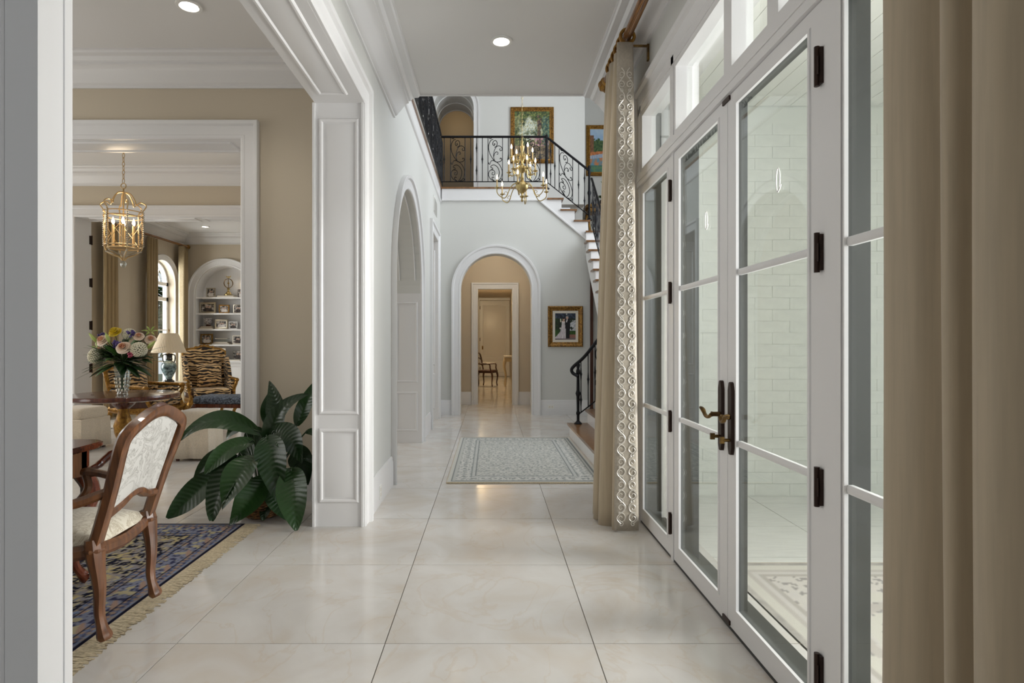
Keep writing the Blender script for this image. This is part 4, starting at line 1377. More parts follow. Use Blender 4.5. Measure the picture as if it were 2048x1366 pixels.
# ---- dining armchair, local front = -y, +x = towards the hall's entry side
def dining_chair(label, loc, rz):
    t = thing('dining_armchair', label, 'chair', loc, rz, 'dining chairs')
    yb = .25                                     # back legs
    def backpt(x, z):                            # reclined back plane
        return (x, yb + (z - .43) * .30 + .012 * (x / .27) ** 2, z)
    outer = [(-.225, .43), (-.228, .54), (-.240, .68), (-.262, .80), (-.268, .875), (-.235, .912), (-.16, .945), (-.08, .972), (0, .982), (.08, .972), (.16, .945), (.235, .912), (.268, .875), (.262, .80), (.240, .68), (.228, .54), (.225, .43)]
    q = crom([(a, c, 0) for a, c in outer], 4)
    fr = MB()
    P = [backpt(a, c) for a, c, _ in q]
    N = len(P)
    prof = [(-.027, -.020), (-.027, .012), (-.012, .026), (.012, .026), (.027, .012), (.027, -.020), (.012, -.026), (-.012, -.026), (-.027, -.020)]
    bn = Vector((0, 1, -.30)).normalized()
    fr.sweep(P, prof, (-bn.x, -bn.y, -bn.z))
    fr.build('back_frame', 'walnut', t)
    cr_ = MB(); cr_.tube(crom([backpt(-.14, .965), backpt(-.07, .990), backpt(0, 1.005), backpt(.07, .990), backpt(.14, .965)], 5), [.008, .009, .010, .011, .012, .013, .014, .015, .016, .016, .016, .015, .015, .014, .013, .012, .011, .010, .009, .008, .008], 7)
    cr_.ball(backpt(0, 1.0), (.03, .018, .018), 8, 6); cr_.ball(backpt(-.045, .995), (.022, .014, .012), 8, 6); cr_.ball(backpt(.045, .995), (.022, .014, .012), 8, 6)
    cr_.build('crest_carving', 'darkwood', t)
    cross = [(-.225, .545), (-.12, .565), (-.05, .595), (0, .602), (.05, .595), (.12, .565), (.225, .545)]
    m = MB(); m.tube([backpt(a, c) for a, c, _ in crom([(a, c, 0) for a, c in cross], 5)], .027, 8, flat=.85); m.build('back_rail', 'walnut', t)
    # upholstered panel, both faces
    def pad(side):
        def f(u, v):
            x = -.212 + .424 * u
            ztop = .955 - .075 * abs(2 * u - 1) ** 2.2
            zbot = .598 - .035 * abs(2 * u - 1)
            z = zbot + (ztop - zbot) * v
            p = backpt(x * (.93 + .12 * v), z)
            bul = .020 * (math.sin(PI * u) * math.sin(PI * v)) ** .5 if 0 < u < 1 and 0 < v < 1 else 0
            return (p[0], p[1] + side * (.010 + bul), p[2])
        return f
    m = MB(); m.grid(pad(1), 16, 16); m.grid(lambda u, v: pad(-1)(1 - u, v), 16, 16); m.build('back_cushion', 'damask', t, smooth=60)
    # seat
    m = MB()
    def seat(u, v):
        y = -.29 + .55 * v
        hw = .285 - .065 * v
        x = -hw + 2 * hw * u
        e = (math.sin(PI * u) * math.sin(PI * v))
        return (x, y, .415 + .085 * max(e, 0) ** .28)
    m.grid(seat, 18, 18)
    m.build('seat', 'damask_seat', t, smooth=60)
    rl = MB()
    for pts in ([(-.225, .25, .40), (-.12, .252, .385), (0, .254, .375), (.12, .252, .385), (.225, .25, .40)], [(-.285, -.29, .40), (-.14, -.30, .37), (0, -.305, .385), (.14, -.30, .37), (.285, -.29, .40)],
                [(-.285, -.29, .40), (-.265, -.02, .375), (-.225, .25, .40)], [(.285, -.29, .40), (.265, -.02, .375), (.225, .25, .40)]):
        rl.tube(crom(pts, 5), .026, 8, flat=1.25)
    rl.build('seat_rail', 'walnut', t)
    for sx in (-1, 1):
        m = MB()
        m.tube(crom([backpt(sx * .232, .66), (sx * .262, .20, .615), (sx * .29, .09, .60), (sx * .305, -.04, .625), (sx * .30, -.11, .63)], 5), [.022] * 6 + [.020] * 5 + [.019] * 5 + [.024] * 4 + [.018], 8)
        m.tube(crom([(sx * .30, -.09, .625), (sx * .285, -.07, .55), (sx * .275, -.12, .47), (sx * .27, -.16, .41)], 5), .019, 8)
        m.build('arm', 'walnut', t)
        m = MB()   # back leg sweeps backwards to a block foot
        m.tube(crom([(sx * .225, .25, .45), (sx * .228, .262, .36), (sx * .224, .275, .24), (sx * .220, .272, .13), (sx * .220, .285, .06), (sx * .222, .300, .012)], 4),
               [.034, .038, .040, .039, .037, .033, .030, .028, .026, .024, .023, .022, .022, .021, .021, .022, .024, .028, .031, .031, .024], 8)
        m.lathe([(.041, -.008), (.045, 0), (.041, .008)], 8, (sx * .226, .256, .405))
        m.build('leg', 'walnut', t)
        m = MB()   # front cabriole leg
        m.tube(crom([(sx * .265, -.27, .42), (sx * .295, -.305, .33), (sx * .275, -.29, .20), (sx * .255, -.27, .09), (sx * .27, -.29, .03), (sx * .285, -.305, .012)], 4),
               [.036, .038, .040, .040, .038, .034, .030, .027, .024, .022, .020, .019, .018, .018, .019, .021, .024, .027, .028, .027, .020], 8)
        m.build('leg', 'walnut', t)
    return t
settle(dining_chair('carved walnut dining armchair in cream damask on the rug, its back to the hall', (-1.985, 2.77, .012), R(-86)), .0125)
settle(dining_chair('carved walnut dining armchair at the end of the dining table', (-3.36, 3.95, .012), R(4)), .0125)
# ---- dining table
t = thing('dining_table', 'dark wooden dining table with scalloped apron and cabriole legs', 'table', (-3.02, 2.33, .012))
def rr(hx, hy, r, n=6):
    pts = []
    for sx, sy, a0 in ((1, 1, 0), (-1, 1, 90), (-1, -1, 180), (1, -1, 270)):
        for k in range(n + 1):
            a = R(a0 + 90 * k / n); pts.append((sx * (hx - r) + r * math.cos(a), sy * (hy - r) + r * math.sin(a)))
    return pts
b = MB()
for ins, z0, z1 in ((.012, .716, .726), (0, .726, .742), (.008, .742, .749)):
    b.prism(rr(.90 - ins, .98 - ins, .10), 'z', z0, z1)
b.build('table_top', 'mahogany', t)
def apron(n_, horiz):
    pts = []
    for i in range(17):
        u = -1 + 2 * i / 16
        pts.append((u * n_, .60 - .06 * abs(u) ** 3 + .025 * math.cos(u * PI * 2)))
    poly = [(-n_, .716)] + pts + [(n_, .716)]
    return poly
for yy in (-.90, .875):
    b = MB(); b.prism(apron(.82, 1), 'y', yy, yy + .025); b.build('apron', 'walnut', t)
for xx in (-.83, .805):
    b = MB(); b.prism(apron(.88, 1), 'x', xx, xx + .025); b.build('apron', 'walnut', t)
for sx in (-1, 1):
    for sy in (-1, 1):
        b = MB(); b.box(sx * .80 - .03, sx * .80 + .03, sy * .87 - .03, sy * .87 + .03, .56, .716)
        b.tube(crom([(sx * .80, sy * .87, .60), (sx * .835, sy * .905, .48), (sx * .80, sy * .87, .28), (sx * .78, sy * .85, .12), (sx * .81, sy * .88, .03), (sx * .825, sy * .895, .012)], 4),
               [.045] * 4 + [.048, .046, .042, .038, .034, .030, .028, .026, .024, .023, .022, .024, .027, .032, .036, .036, .025], 10)
        b.build('leg', 'mahogany', t)

settle(t, .0125)
# ---- spathiphyllum-like plant in a basket by the pier
PX, PY = -1.735, 4.50
t = thing('potted_plant', 'large dark green peace lily in a woven basket beside the panelled pier', 'plant', (PX, PY, 0))
b = MB(); b.lathe([(.10, .002), (.135, .02), (.165, .07), (.175, .13), (.168, .15), (.155, .15), (.150, .11), (0, .11)], 24)
for zz, rr_ in ((.03, .142), (.05, .155), (.07, .166), (.09, .171), (.11, .175), (.13, .177), (.15, .168)):
    b.tube([(rr_ * math.cos(2 * PI * i / 36), rr_ * math.sin(2 * PI * i / 36), zz + .005 * (-1) ** i) for i in range(36)], .008, 5, closed=True)
b.build('basket', 'basket', t)
b = MB(); b.lathe([(0, .118), (.152, .112)], 20); b.build('soil', 'bark', t)
LEAVES = [  # base, bend, tip in metres (x across, z up) relative to the pot, depth offset, width
    ((.00, .62), (-.35, .86), (-.60, .58), -.05, .13), ((.02, .66), (.015, .80), (.00, .93), .12, .11), ((.10, .60), (.115, .84), (.025, 1.02), .06, .14),
    ((.03, .52), (.10, .86), (.37, .93), -.06, .11), ((.25, .68), (.31, .86), (.43, 1.05), .06, .11), ((.10, .64), (.27, .68), (.35, .43), -.14, .17),
    ((.30, .62), (.37, .62), (.42, .56), .16, .07), ((.07, .62), (.16, .52), (.21, .17), -.22, .21), ((.27, .40), (.34, .28), (.385, .012), -.34, .21),
    ((.30, .42), (.38, .46), (.425, .30), .06, .05), ((.02, .48), (-.06, .42), (-.15, .14), -.30, .21), ((.08, .34), (.02, .20), (-.12, .02), -.26, .18),
    ((.13, .30), (.20, .20), (.28, .03), -.20, .19), ((-.12, .48), (-.22, .28), (-.245, .05), -.26, .22), ((-.30, .36), (-.43, .20), (-.60, .05), -.20, .17),
    ((-.03, .58), (-.22, .56), (-.34, .36), -.18, .13), ((-.20, .52), (-.42, .50), (-.56, .19), .02, .085), ((-.10, .68), (-.25, .70), (-.33, .56), .10, .08),
    ((.06, .30), (.03, .18), (-.03, .02), -.12, .14), ((.10, .26), (.10, .14), (.07, .02), -.16, .12), ((-.16, .56), (-.10, .62), (.01, .56), .12, .12),
    ((-.02, .50), (-.14, .50), (-.26, .30), .14, .16), ((.20, .50), (.26, .46), (.30, .20), .12, .16), ((-.24, .40), (-.31, .30), (-.36, .10), .10, .10), ((-.16, .72), (-.23, .76), (-.25, .66), .05, .07)]
def leaf(base, bend, tip, dy, w, k):
    b0 = Vector((base[0], dy * .5, base[1])); b1 = Vector((bend[0], dy * .9, bend[1])); b2 = Vector((tip[0], dy * 1.15, tip[1]))
    N, Mw = 84, 14
    vs_ = []
    tilt = .35 * math.sin(k * 2.3)
    for i in range(N + 1):
        s = i / N
        p = b0 * (1 - s) ** 2 + b1 * 2 * s * (1 - s) + b2 * s * s
        tn = ((b1 - b0) * (1 - s) + (b2 - b1) * s).normalized()
        side = tn.cross(Vector((tilt, -1, .55)).normalized()).normalized()
        nn = side.cross(tn).normalized()
        wd = w * .62 * (math.sin(PI * min(1, s * .96 + .03)) ** .75) * (1.08 - .35 * s)
        for j in range(Mw + 1):
            q = (j / Mw) * 2 - 1
            rib = .0026 * math.sin(s * 88 - abs(q) * 10) * (1 - .6 * abs(q)) * min(1, abs(q) * 8) * (w / .2)
            vs_.append(tuple(p + side * (q * wd) + nn * (wd * .30 * abs(q) ** 1.3 + rib + .012 * math.sin(s * 7 + k) * q)))
    m = MB(); W = Mw + 1
    m.add(vs_, [(i * W + j, (i + 1) * W + j, (i + 1) * W + j + 1, i * W + j + 1) for i in range(N) for j in range(Mw)])
    root = Vector((base[0] * .12, dy * .12, .11))
    mid = Vector((base[0] * .55, dy * .3, base[1] * .62 + .05))
    m.tube([tuple(v) for v in crom([tuple(root), tuple(mid), tuple(b0), tuple(b0 * .85 + b1 * .15)], 4)], .006, 6)
    m.build('leaf', 'leaf', t, smooth=60)
for k, L_ in enumerate(LEAVES): leaf(*L_, k)
# ================================================================ CROSS HALL: ROUND TABLE, FLOWERS, LANTERN
TX, TY = -3.97, 6.40
t = thing('round_table', 'round mahogany pedestal table under the hanging lantern', 'table', (TX, TY, 0))
b = MB(); b.lathe([(0, .70), (.48, .70), (.535, .712), (.545, .725), (.545, .748), (.538, .758), (.525, .760), (0, .760)], 48); b.build('table_top', 'mahogany', t)
b = MB(); b.lathe([(.09, .03), (.10, .09), (.055, .14), (.045, .20), (.06, .26), (.085, .34), (.095, .42), (.07, .50), (.05, .56), (.055, .60), (.10, .64), (.13, .69), (.12, .70)], 24); b.build('pedestal', 'gilt', t)
b = MB(); b.lathe([(.06, .60), (.105, .64), (.135, .69), (.125, .702)], 24); b.build('pedestal_cap', 'mahogany', t)
for k in range(3):
    a = R(20 + 120 * k); c_, s_ = math.cos(a), math.sin(a)
    b = MB(); b.tube(crom([(.06 * c_, .06 * s_, .12), (.18 * c_, .18 * s_, .13), (.32 * c_, .32 * s_, .06), (.42 * c_, .42 * s_, .032)], 5), [.045] * 6 + [.038] * 5 + [.032] * 4 + [.03], 10); b.build('foot', 'mahogany', t)

VX, VY, VZ = -3.90, 6.27, .760
t = thing('crystal_vase', 'tall flared cut-crystal vase on the round mahogany table', 'vase', (VX, VY, VZ))
b = MB()
nfac = 24
prof = [(.050, 0), (.055, .01), (.050, .03), (.056, .10), (.066, .18), (.078, .26), (.086, .31), (.080, .31), (.072, .26), (.060, .18), (.050, .10), (.044, .03), (0, .025)]
vs_ = []; m_ = len(prof)
for k in range(nfac):
    a = 2 * PI * k / nfac; w = 1.0 if k % 2 else .93
    for r_, z in prof: vs_.append((r_ * w * math.cos(a), r_ * w * math.sin(a), z))
b.add(vs_, [(k * m_ + i, ((k + 1) % nfac) * m_ + i, ((k + 1) % nfac) * m_ + i + 1, k * m_ + i + 1) for k in range(nfac) for i in range(m_ - 1)] + [tuple(reversed([k * m_ for k in range(nfac)]))])
b.build('vase_body', 'crystal', t, smooth=20)
b = MB()
for z in (.05, .09, .13, .17):
    for k in range(12):
        a = 2 * PI * (k + .5 * (z > .08) ) / 12; rr_ = .052 + (z - .03) * .14
        b.ball((rr_ * math.cos(a), rr_ * math.sin(a), z), (.009, .009, .018), 6, 4)
o = b.build('cut_facets', 'silver', t); o['kind'] = 'stuff'

petal_m = {'peachcore': mat('deep_peach_petal', (234, 184, 150), .6, rgb2=(222, 158, 122), scale=20), 'peach': mat('peach_rose', (246, 232, 214), .6, rgb2=(240, 212, 188), scale=14), 'cream': mat('cream_petal', (238, 232, 208), .6, var=.06, scale=30),
           'yellow': mat('yellow_petal', (236, 206, 40), .55, var=.12, scale=20), 'purple': mat('violet_petal', (92, 74, 140), .6, rgb2=(60, 46, 100), scale=30),
           'pink': mat('magenta_petal', (186, 86, 112), .6), 'lime': mat('lily_green', (190, 204, 120), .5, rgb2=(140, 164, 70), scale=10)}
Mo = Vector((0, 0, .31))
def flower(kind, label, px, pz, dy, size, grp):
    """stem from the vase mouth to a bloom at (px, pz) metres from the vase axis"""
    t = thing(kind, label, 'flower', (VX, VY, VZ), 0, grp)
    C = Vector((px, dy, pz))
    d = (C - Vector((0, 0, .25))).normalized()
    st_ = MB(); st_.tube(crom([(px * .05, dy * .05, .05), (px * .12, dy * .12, .30), tuple(C * .6 + Vector((0, 0, .14))), tuple(C - d * size * .2)], 4), .004, 5); st_.build('stem', 'leaf2', t)
    nrm = (d + Vector((0, -1.1, .15))).normalized()
    sx = nrm.cross(Vector((0, 0, 1))).normalized(); sy = sx.cross(nrm).normalized()
    def W(p): return tuple(C + sx * p[0] + sy * p[1] + nrm * p[2])
    if kind in ('rose', 'yellow_rose'):
        key = 'yellow' if kind == 'yellow_rose' else 'peach'
        for ring, (n_, r_, h_, tilt) in enumerate(((6, 1.0, .02, .9), (5, .80, .22, .55), (5, .58, .42, .3), (4, .38, .54, .15), (3, .20, .60, .1))):
            for k in range(n_):
                a0 = 2 * PI * k / n_ + ring * .6
                m = MB()
                def f(u, v, a0=a0, r_=r_, h_=h_, tilt=tilt, n_=n_):
                    a = a0 + (u - .5) * 2.6 * PI / n_ * (.55 + .45 * v)
                    rad = size * r_ * (.22 + .78 * v ** .7) * (1 - .10 * (2 * u - 1) ** 2)
                    hh = size * (h_ * v - .15 + (.18 * v * v * (1 - tilt)) - .10 * tilt * v ** 3)
                    return W((rad * math.cos(a), rad * math.sin(a), hh))
                m.grid(f, 5, 4); m.build('petal', petal_m['peachcore' if (key == 'peach' and ring > 2) else key], t, smooth=60, solid=.001)
    elif kind == 'hydrangea':
        m = MB(); random.seed(int(px * 1000) + 5)
        for k in range(170):
            z = 1 - 2 * (k + .5) / 170; a = k * 2.39996; r_ = math.sqrt(1 - z * z)
            q = Vector((r_ * math.cos(a), r_ * math.sin(a), z)) * size
            cc = Vector(W((q.x, q.y, q.z * .8)))
            m.ball(tuple(cc), (size * .15, size * .15, size * .12), 5, 4)
        o = m.build('floret_head', petal_m['cream'], t); o['kind'] = 'stuff'
    elif kind == 'lily':
        for k in range(6):
            a0 = 2 * PI * k / 6
            m = MB()
            def f(u, v, a0=a0):
                w = size * .22 * math.sin(PI * min(1, v * .93 + .06)) * (u - .5)
                rad = size * (.12 + .85 * v ** 1.4); hh = size * (.75 * v - .5 * v ** 3 - .3)
                return W((rad * math.cos(a0) - w * math.sin(a0), rad * math.sin(a0) + w * math.cos(a0), hh))
            m.grid(f, 3, 7); m.build('petal', petal_m['lime'], t, smooth=60, solid=.001)
    elif kind == 'lily_bud':
        m = MB(); q = [tuple(C + d * size * s) for s in (-.5, -.2, .2, .6, .9)]; m.tube(q, [size * .05, size * .16, size * .2, size * .13, size * .02], 7); m.build('bud', petal_m['lime'], t)
    else:
        key = {'statice': 'purple', 'carnation': 'pink'}[kind]
        m = MB(); random.seed(int(px * 997) + 3)
        for k in range(26):
            q = Vector((random.gauss(0, 1), random.gauss(0, 1), random.gauss(0, 1))).normalized() * size * random.uniform(.4, 1)
            m.ball(tuple(C + q), size * .30, 5, 4)
        o = m.build('floret_head', petal_m[key], t); o['kind'] = 'stuff'
    return t
PXM = 6.27 / 1185.0
def fl(kind, label, x, y, dy, size, grp=None):
    flower(kind, label, (x - 245) * PXM, (683 - y) * PXM + 1.324 - VZ, dy, size, grp)
G1 = 'roses in the crystal vase'; G2 = 'hydrangeas in the crystal vase'; G3 = 'lilies in the crystal vase'; G4 = 'lily buds in the crystal vase'; G5 = 'statice in the crystal vase'
fl('rose', 'open peach rose below the yellow rose in the bouquet', 217, 680, -.10, .072, G1)
fl('rose', 'open peach rose over the crystal vase rim beside the white hydrangea', 265, 694, -.16, .075, G1)
fl('rose', 'peach rose leaning against the lampshade side of the bouquet', 299, 678, .02, .06, G1)
fl('rose', 'drooping peach rose above the cream hydrangea near the door', 201, 700, .0, .06, G1)
fl('rose', 'pale rose bud head between the violet statice and the lilies', 281, 672, -.03, .055, G1)
fl('yellow_rose', 'bright yellow rose at the top of the bouquet', 229, 663, .0, .07)
fl('hydrangea', 'white hydrangea head beside the lampshade', 289, 699, -.10, .075, G2)
fl('hydrangea', 'cream hydrangea head hanging low near the white door jamb', 192, 711, .0, .08, G2)
fl('hydrangea', 'cream hydrangea head at the top centre of the bouquet', 251, 668, .06, .062, G2)
fl('lily', 'open pale lily standing highest in the bouquet', 292, 661, .08, .085, G3)
fl('lily', 'spreading green-white lily reaching towards the white jamb', 183, 694, .05, .10, G3)
fl('lily_bud', 'green lily bud pointing across the lampshade', 306, 692, -.06, .10, G4)
fl('lily_bud', 'green lily bud rising beside the open peach rose', 234, 679, -.14, .09, G4)
fl('lily_bud', 'green lily bud at the door side of the bouquet', 193, 679, -.03, .10, G4)
fl('statice', 'violet statice cluster between the two open roses', 248, 688, -.12, .045, G5)
fl('statice', 'violet statice cluster near the top lily', 268, 666, -.05, .04, G5)
fl('statice', 'violet statice sprig above the door-side lily bud', 200, 671, .04, .04, G5)
fl('carnation', 'small magenta carnation under the white hydrangea', 279, 709, -.15, .03)
t = thing('bouquet_greenery', 'dark green leaves filling the flower bouquet', 'foliage', (VX, VY, VZ))
random.seed(11)
for k in range(95):
    a = random.uniform(0, 2 * PI); el = random.uniform(-.30, 1.1); L_ = random.uniform(.16, .34)
    d = Vector((math.cos(a) * math.cos(el) * 1.25, math.sin(a) * math.cos(el) * .8, math.sin(el)))
    p0 = Vector((0, 0, .34)) + d * random.uniform(.02, .10)
    sd = d.cross(Vector((0, 0, 1))).normalized()
    m = MB()
    m.grid(lambda u, v: tuple(p0 + d * (L_ * v) + sd * ((u - .5) * .085 * math.sin(PI * min(1, v * .95 + .04))) + Vector((0, 0, -.07 * v * v))), 2, 6)
    m.build('leaf', 'leaf2' if k % 3 == 0 else 'leaf', t, smooth=60, solid=.001)
for k in range(60):
    a = random.uniform(0, 2 * PI); el = random.uniform(.1, 1.3); L_ = random.uniform(.09, .16)
    d = Vector((math.cos(a) * math.cos(el) * 1.3, math.sin(a) * math.cos(el) * .7, math.sin(el) * .8)).normalized()
    p0 = Vector((0, 0, .36)) + Vector((d.x * 1.4, d.y * .7, d.z)) * random.uniform(.06, .17)
    sd = d.cross(Vector((0, 0, 1))).normalized()
    m = MB()
    m.grid(lambda u, v: tuple(p0 + d * (L_ * v) + sd * ((u - .5) * .075 * math.sin(PI * min(1, v * .95 + .04))) + Vector((0, 0, -.05 * v * v))), 2, 5)
    m.build('leaf', 'leaf2' if k % 3 == 0 else 'leaf', t, smooth=60, solid=.001)

# ---- lantern
t = thing('lantern', 'gilt and crystal-beaded lantern hanging over the round table', 'chandelier', (TX, TY, 2.10))
def zl(y): return 1.324 + (683 - y) * 6.4 / 1185 - 2.10
rib = [(.006, zl(384)), (.07, zl(388)), (.115, zl(402)), (.125, zl(409)), (.17, zl(404)), (.225, zl(410)), (.205, zl(418)), (.185, zl(425)), (.185, zl(450)), (.185, zl(490)), (.170, zl(502)), (.11, zl(510)), (.045, zl(514)), (.012, zl(521))]
for k in range(6):
    a = R(12 + 60 * k)
    m = MB(); q = crom([(r_ * math.cos(a), r_ * math.sin(a), z) for r_, z in rib], 4); m.tube(q, .0065, 6); rb_ = m.build('rib', 'champagne', t)
    m = MB()
    for (r_, z) in [(.196, zl(425) - i * .0225) for i in range(17)] + [(.17 - i * .0125, zl(503) - i * .0042) for i in range(11)]:
        m.ball((r_ * math.cos(a), r_ * math.sin(a), z), .011, 6, 4)
    o = m.build('crystal_beads', 'silver', rb_); o['kind'] = 'stuff'
for r_, y in ((.185, 425), (.185, 434), (.180, 492), (.150, 497)):
    m = MB(); m.tube([(r_ * math.cos(2 * PI * i / 36), r_ * math.sin(2 * PI * i / 36), zl(y)) for i in range(36)], .006, 6, closed=True); m.build('hoop', 'champagne', t)
for k in range(6):
    a0, a1 = R(12 + 60 * k), R(72 + 60 * k)
    m = MB()
    for (p, q) in ((0, 1), (1, 0)):
        pts = []
        for i in range(9):
            f = i / 8; a = a0 + (a1 - a0) * (f if p == 0 else 1 - f)
            pts.append((.184 * math.cos(a), .184 * math.sin(a), zl(440) + (zl(490) - zl(440)) * f))
        m.tube(pts, .003, 5)
    m.build('lattice', 'champagne', t)
m = MB(); m.tube([(0, 0, zl(384)), (0, 0, zl(497))], .008, 8); m.lathe([(0, 0), (.13, .004), (.14, .012), (0, .012)], 24, (0, 0, zl(497))); m.build('stem', 'champagne', t)
for k in range(4):
    a = R(30 + 90 * k); cx, cy = .095 * math.cos(a), .095 * math.sin(a)
    m = MB(); m.lathe([(.014, zl(496)), (.014, zl(451)), (.006, zl(450))], 10, (cx, cy, 0)); cd = m.build('candle', 'candle', t)
    m = MB(); m.lathe([(.006, 0), (.015, .02), (.016, .035), (.009, .06), (0, .085)], 10, (cx, cy, zl(451))); m.build('bulb', 'bulb', cd)
m = MB(); m.ball((0, 0, .055), (.030, .030, .036), 10, 7); m.lathe([(.012, .085), (.003, .105)], 8); m.build('crystal_drop', 'crystal', t, smooth=10)
m = MB(); m.tube([(.028 * math.cos(2 * PI * i / 20), 0, zl(372) + .028 * math.sin(2 * PI * i / 20)) for i in range(20)], .005, 6, closed=True); m.tube([(0, 0, zl(377)), (0, 0, zl(386))], .008, 6); m.build('hanging_ring', 'champagne', t)
for k in range(13):
    zc = zl(372) + .055 + k * .0455
    pts = [(.012 * math.cos(2 * PI * i / 12), 0, zc + .027 * math.sin(2 * PI * i / 12)) for i in range(12)]
    if k % 2: pts = [(p[1], p[0], p[2]) for p in pts]
    m = MB(); m.tube(pts, .0035, 5, closed=True); m.build('chain_link', 'champagne', t)
d = bpy.data.lights.new('lantern_glow', 'POINT'); d.energy = 5; d.color = (1, .80, .56); d.shadow_soft_size = .12
o = bpy.data.objects.new('lantern_glow', d); COL.objects.link(o); o.parent = t; o.location = (0, 0, .56)

# ---- skirted ottomans
def ottoman(label, x, y, rz, w, dpt, h):
    t = thing('ottoman', label, 'ottoman', (x, y, 0), rz, 'skirted ottomans')
    b = MB(); b.rbox(-w / 2, w / 2, -dpt / 2, dpt / 2, h - .16, h, .055, 4); b.build('cushion', 'linen', t, smooth=60)
    b = MB()
    def skirt(n=18):
        pts = []
        for (x0, y0, x1, y1) in ((-w / 2, -dpt / 2, w / 2, -dpt / 2), (w / 2, -dpt / 2, w / 2, dpt / 2), (w / 2, dpt / 2, -w / 2, dpt / 2), (-w / 2, dpt / 2, -w / 2, -dpt / 2)):
            for i in range(n):
                f = i / n; dent = .012 if abs(f - .5) < .06 else 0
                nx, ny = (y1 - y0), -(x1 - x0); l_ = math.hypot(nx, ny)
                pts.append((x0 + (x1 - x0) * f - nx / l_ * dent, y0 + (y1 - y0) * f - ny / l_ * dent))
        return pts
    S = skirt(); n_ = len(S)
    rows = [[(px * k, py * k, z) for px, py in S] for k, z in ((.985, h - .13), (1.0, h - .15), (1.02, .25), (1.04, .03))]
    b.add([p for r_ in rows for p in r_], [(j * n_ + i, j * n_ + (i + 1) % n_, (j + 1) * n_ + (i + 1) % n_, (j + 1) * n_ + i) for j in range(3) for i in range(n_)])
    b.build('skirt', 'linen', t, smooth=50, solid=.006)
    b = MB(); b.tube([(px * 1.005, py * 1.005, h - .145) for px, py in S], .006, 6, closed=True); b.build('piping', 'linen', t)
    for sx in (-1, 1):
        for sy in (-1, 1):
            b = MB(); b.lathe([(.018, 0), (.022, .05), (.022, .1)], 8, (sx * w * .4, sy * dpt * .4, 0)); b.build('foot', 'mahogany', t)
ottoman('cream skirted ottoman between the round table and the peace lily', -3.33, 6.74, R(3), .38, .40, .55)
ottoman('cream skirted ottoman behind the dining table, beyond the round table', -5.08, 7.30, R(-6), .46, .46, .52)

# ================================================================ LIVING ROOM
def wing_chair(label, x, y, rz, back_h=1.24, wings=True):
    t = thing('armchair', label, 'armchair', (x, y, 0), rz, 'tiger-stripe armchairs')
    # local: front -y
    m = MB(); m.rbox(-.30, .30, -.40, .26, .36, .50, .06, 4); m.build('seat_cushion', 'tiger', t, smooth=60)
    m = MB()
    for pts in ([(-.34, -.40, .32), (0, -.43, .27), (.34, -.40, .32)], [(-.34, -.40, .32), (-.36, 0, .30), (-.31, .34, .32)], [(.34, -.40, .32), (.36, 0, .30), (.31, .34, .32)]):
        m.tube(crom(pts, 6), .035, 8, flat=1.3)
    m.build('seat_rail', 'gilt', t)
    m = MB(); m.box(-.33, .33, .28, .32, .28, .46); m.box(-.345, -.33, -.36, .30, .30, .44); m.box(.33, .345, -.36, .30, .30, .44); m.build('side_panel', 'darkwood', t)
    H = back_h
    def bp(u, v):
        x = -.34 + .68 * u
        zt = H - .03 - .09 * abs(2 * u - 1) ** 3 + .015 * math.cos((2 * u - 1) * PI * 2)
        z = .42 + (zt - .42) * v
        return (x * (.92 + .10 * v), .24 + (z - .42) * .22 - .04 * math.sin(PI * u), z)
    m = MB(); m.grid(bp, 14, 14); m.grid(lambda u, v: (lambda p: (p[0], p[1] + .07, p[2]))(bp(1 - u, v)), 14, 14); m.build('backrest', 'tiger', t, smooth=60)
    edge = [bp(0, v / 8) for v in range(9)] + [bp(u / 12, 1) for u in range(1, 12)] + [bp(1, 1 - v / 8) for v in range(9)]
    m = MB(); m.tube([(p[0], p[1] + .035, p[2]) for p in edge], .036, 8)
    for u in (.3, .42, .5, .58, .7):
        p = bp(u, 1); m.ball((p[0], p[1] + .035, p[2] + .025), (.035, .02, .025), 7, 5)
    m.build('back_frame', 'gilt', t)
    for sx in (-1, 1):
        if wings:
            m = MB()
            def wg(u, v):
                y0 = .26 + .16 * v; y1 = -.08 + .28 * v ** 1.5
                zt = .62 + (H - .16 - .62) * v
                return (sx * (.345 + .02 * math.sin(PI * u)), y0 + (y1 - y0) * u, .60 + (zt - .60) * (1 - .12 * u * v))
            m.grid(wg, 8, 10); m.build('wing', 'tiger', t, smooth=60, solid=.06)
        m = MB(); m.rbox(min(sx * .31, sx * .40), max(sx * .31, sx * .40), -.28, .28, .44, .63, .035, 3); m.build('arm_pad', 'tiger', t, smooth=60)
        m = MB(); m.tube(crom([(sx * .35, .30, .68), (sx * .37, .10, .66), (sx * .385, -.15, .655), (sx * .40, -.30, .64), (sx * .385, -.34, .58), (sx * .36, -.30, .48), (sx * .345, -.36, .36), (sx * .34, -.40, .30)], 4), .028, 8); m.ball((sx * .40, -.32, .64), (.04, .05, .04), 10, 7); m.build('arm', 'gilt', t)
        m = MB(); m.tube(crom([(sx * .34, -.38, .32), (sx * .38, -.43, .22), (sx * .34, -.38, .10), (sx * .36, -.41, .025)], 4), [.045, .047, .048, .046, .042, .036, .030, .027, .026, .026, .030, .036, .036], 9); m.build('leg', 'gilt', t)
        m = MB(); m.tube(crom([(sx * .30, .32, .34), (sx * .30, .35, .2), (sx * .30, .42, .02)], 4), [.036, .034, .032, .03, .028, .027, .026, .026, .03], 8); m.build('leg', 'gilt', t)
    return t
wing_chair('gilded wing chair in tiger-stripe velvet before the bookcase', -5.05, 10.60, R(36))
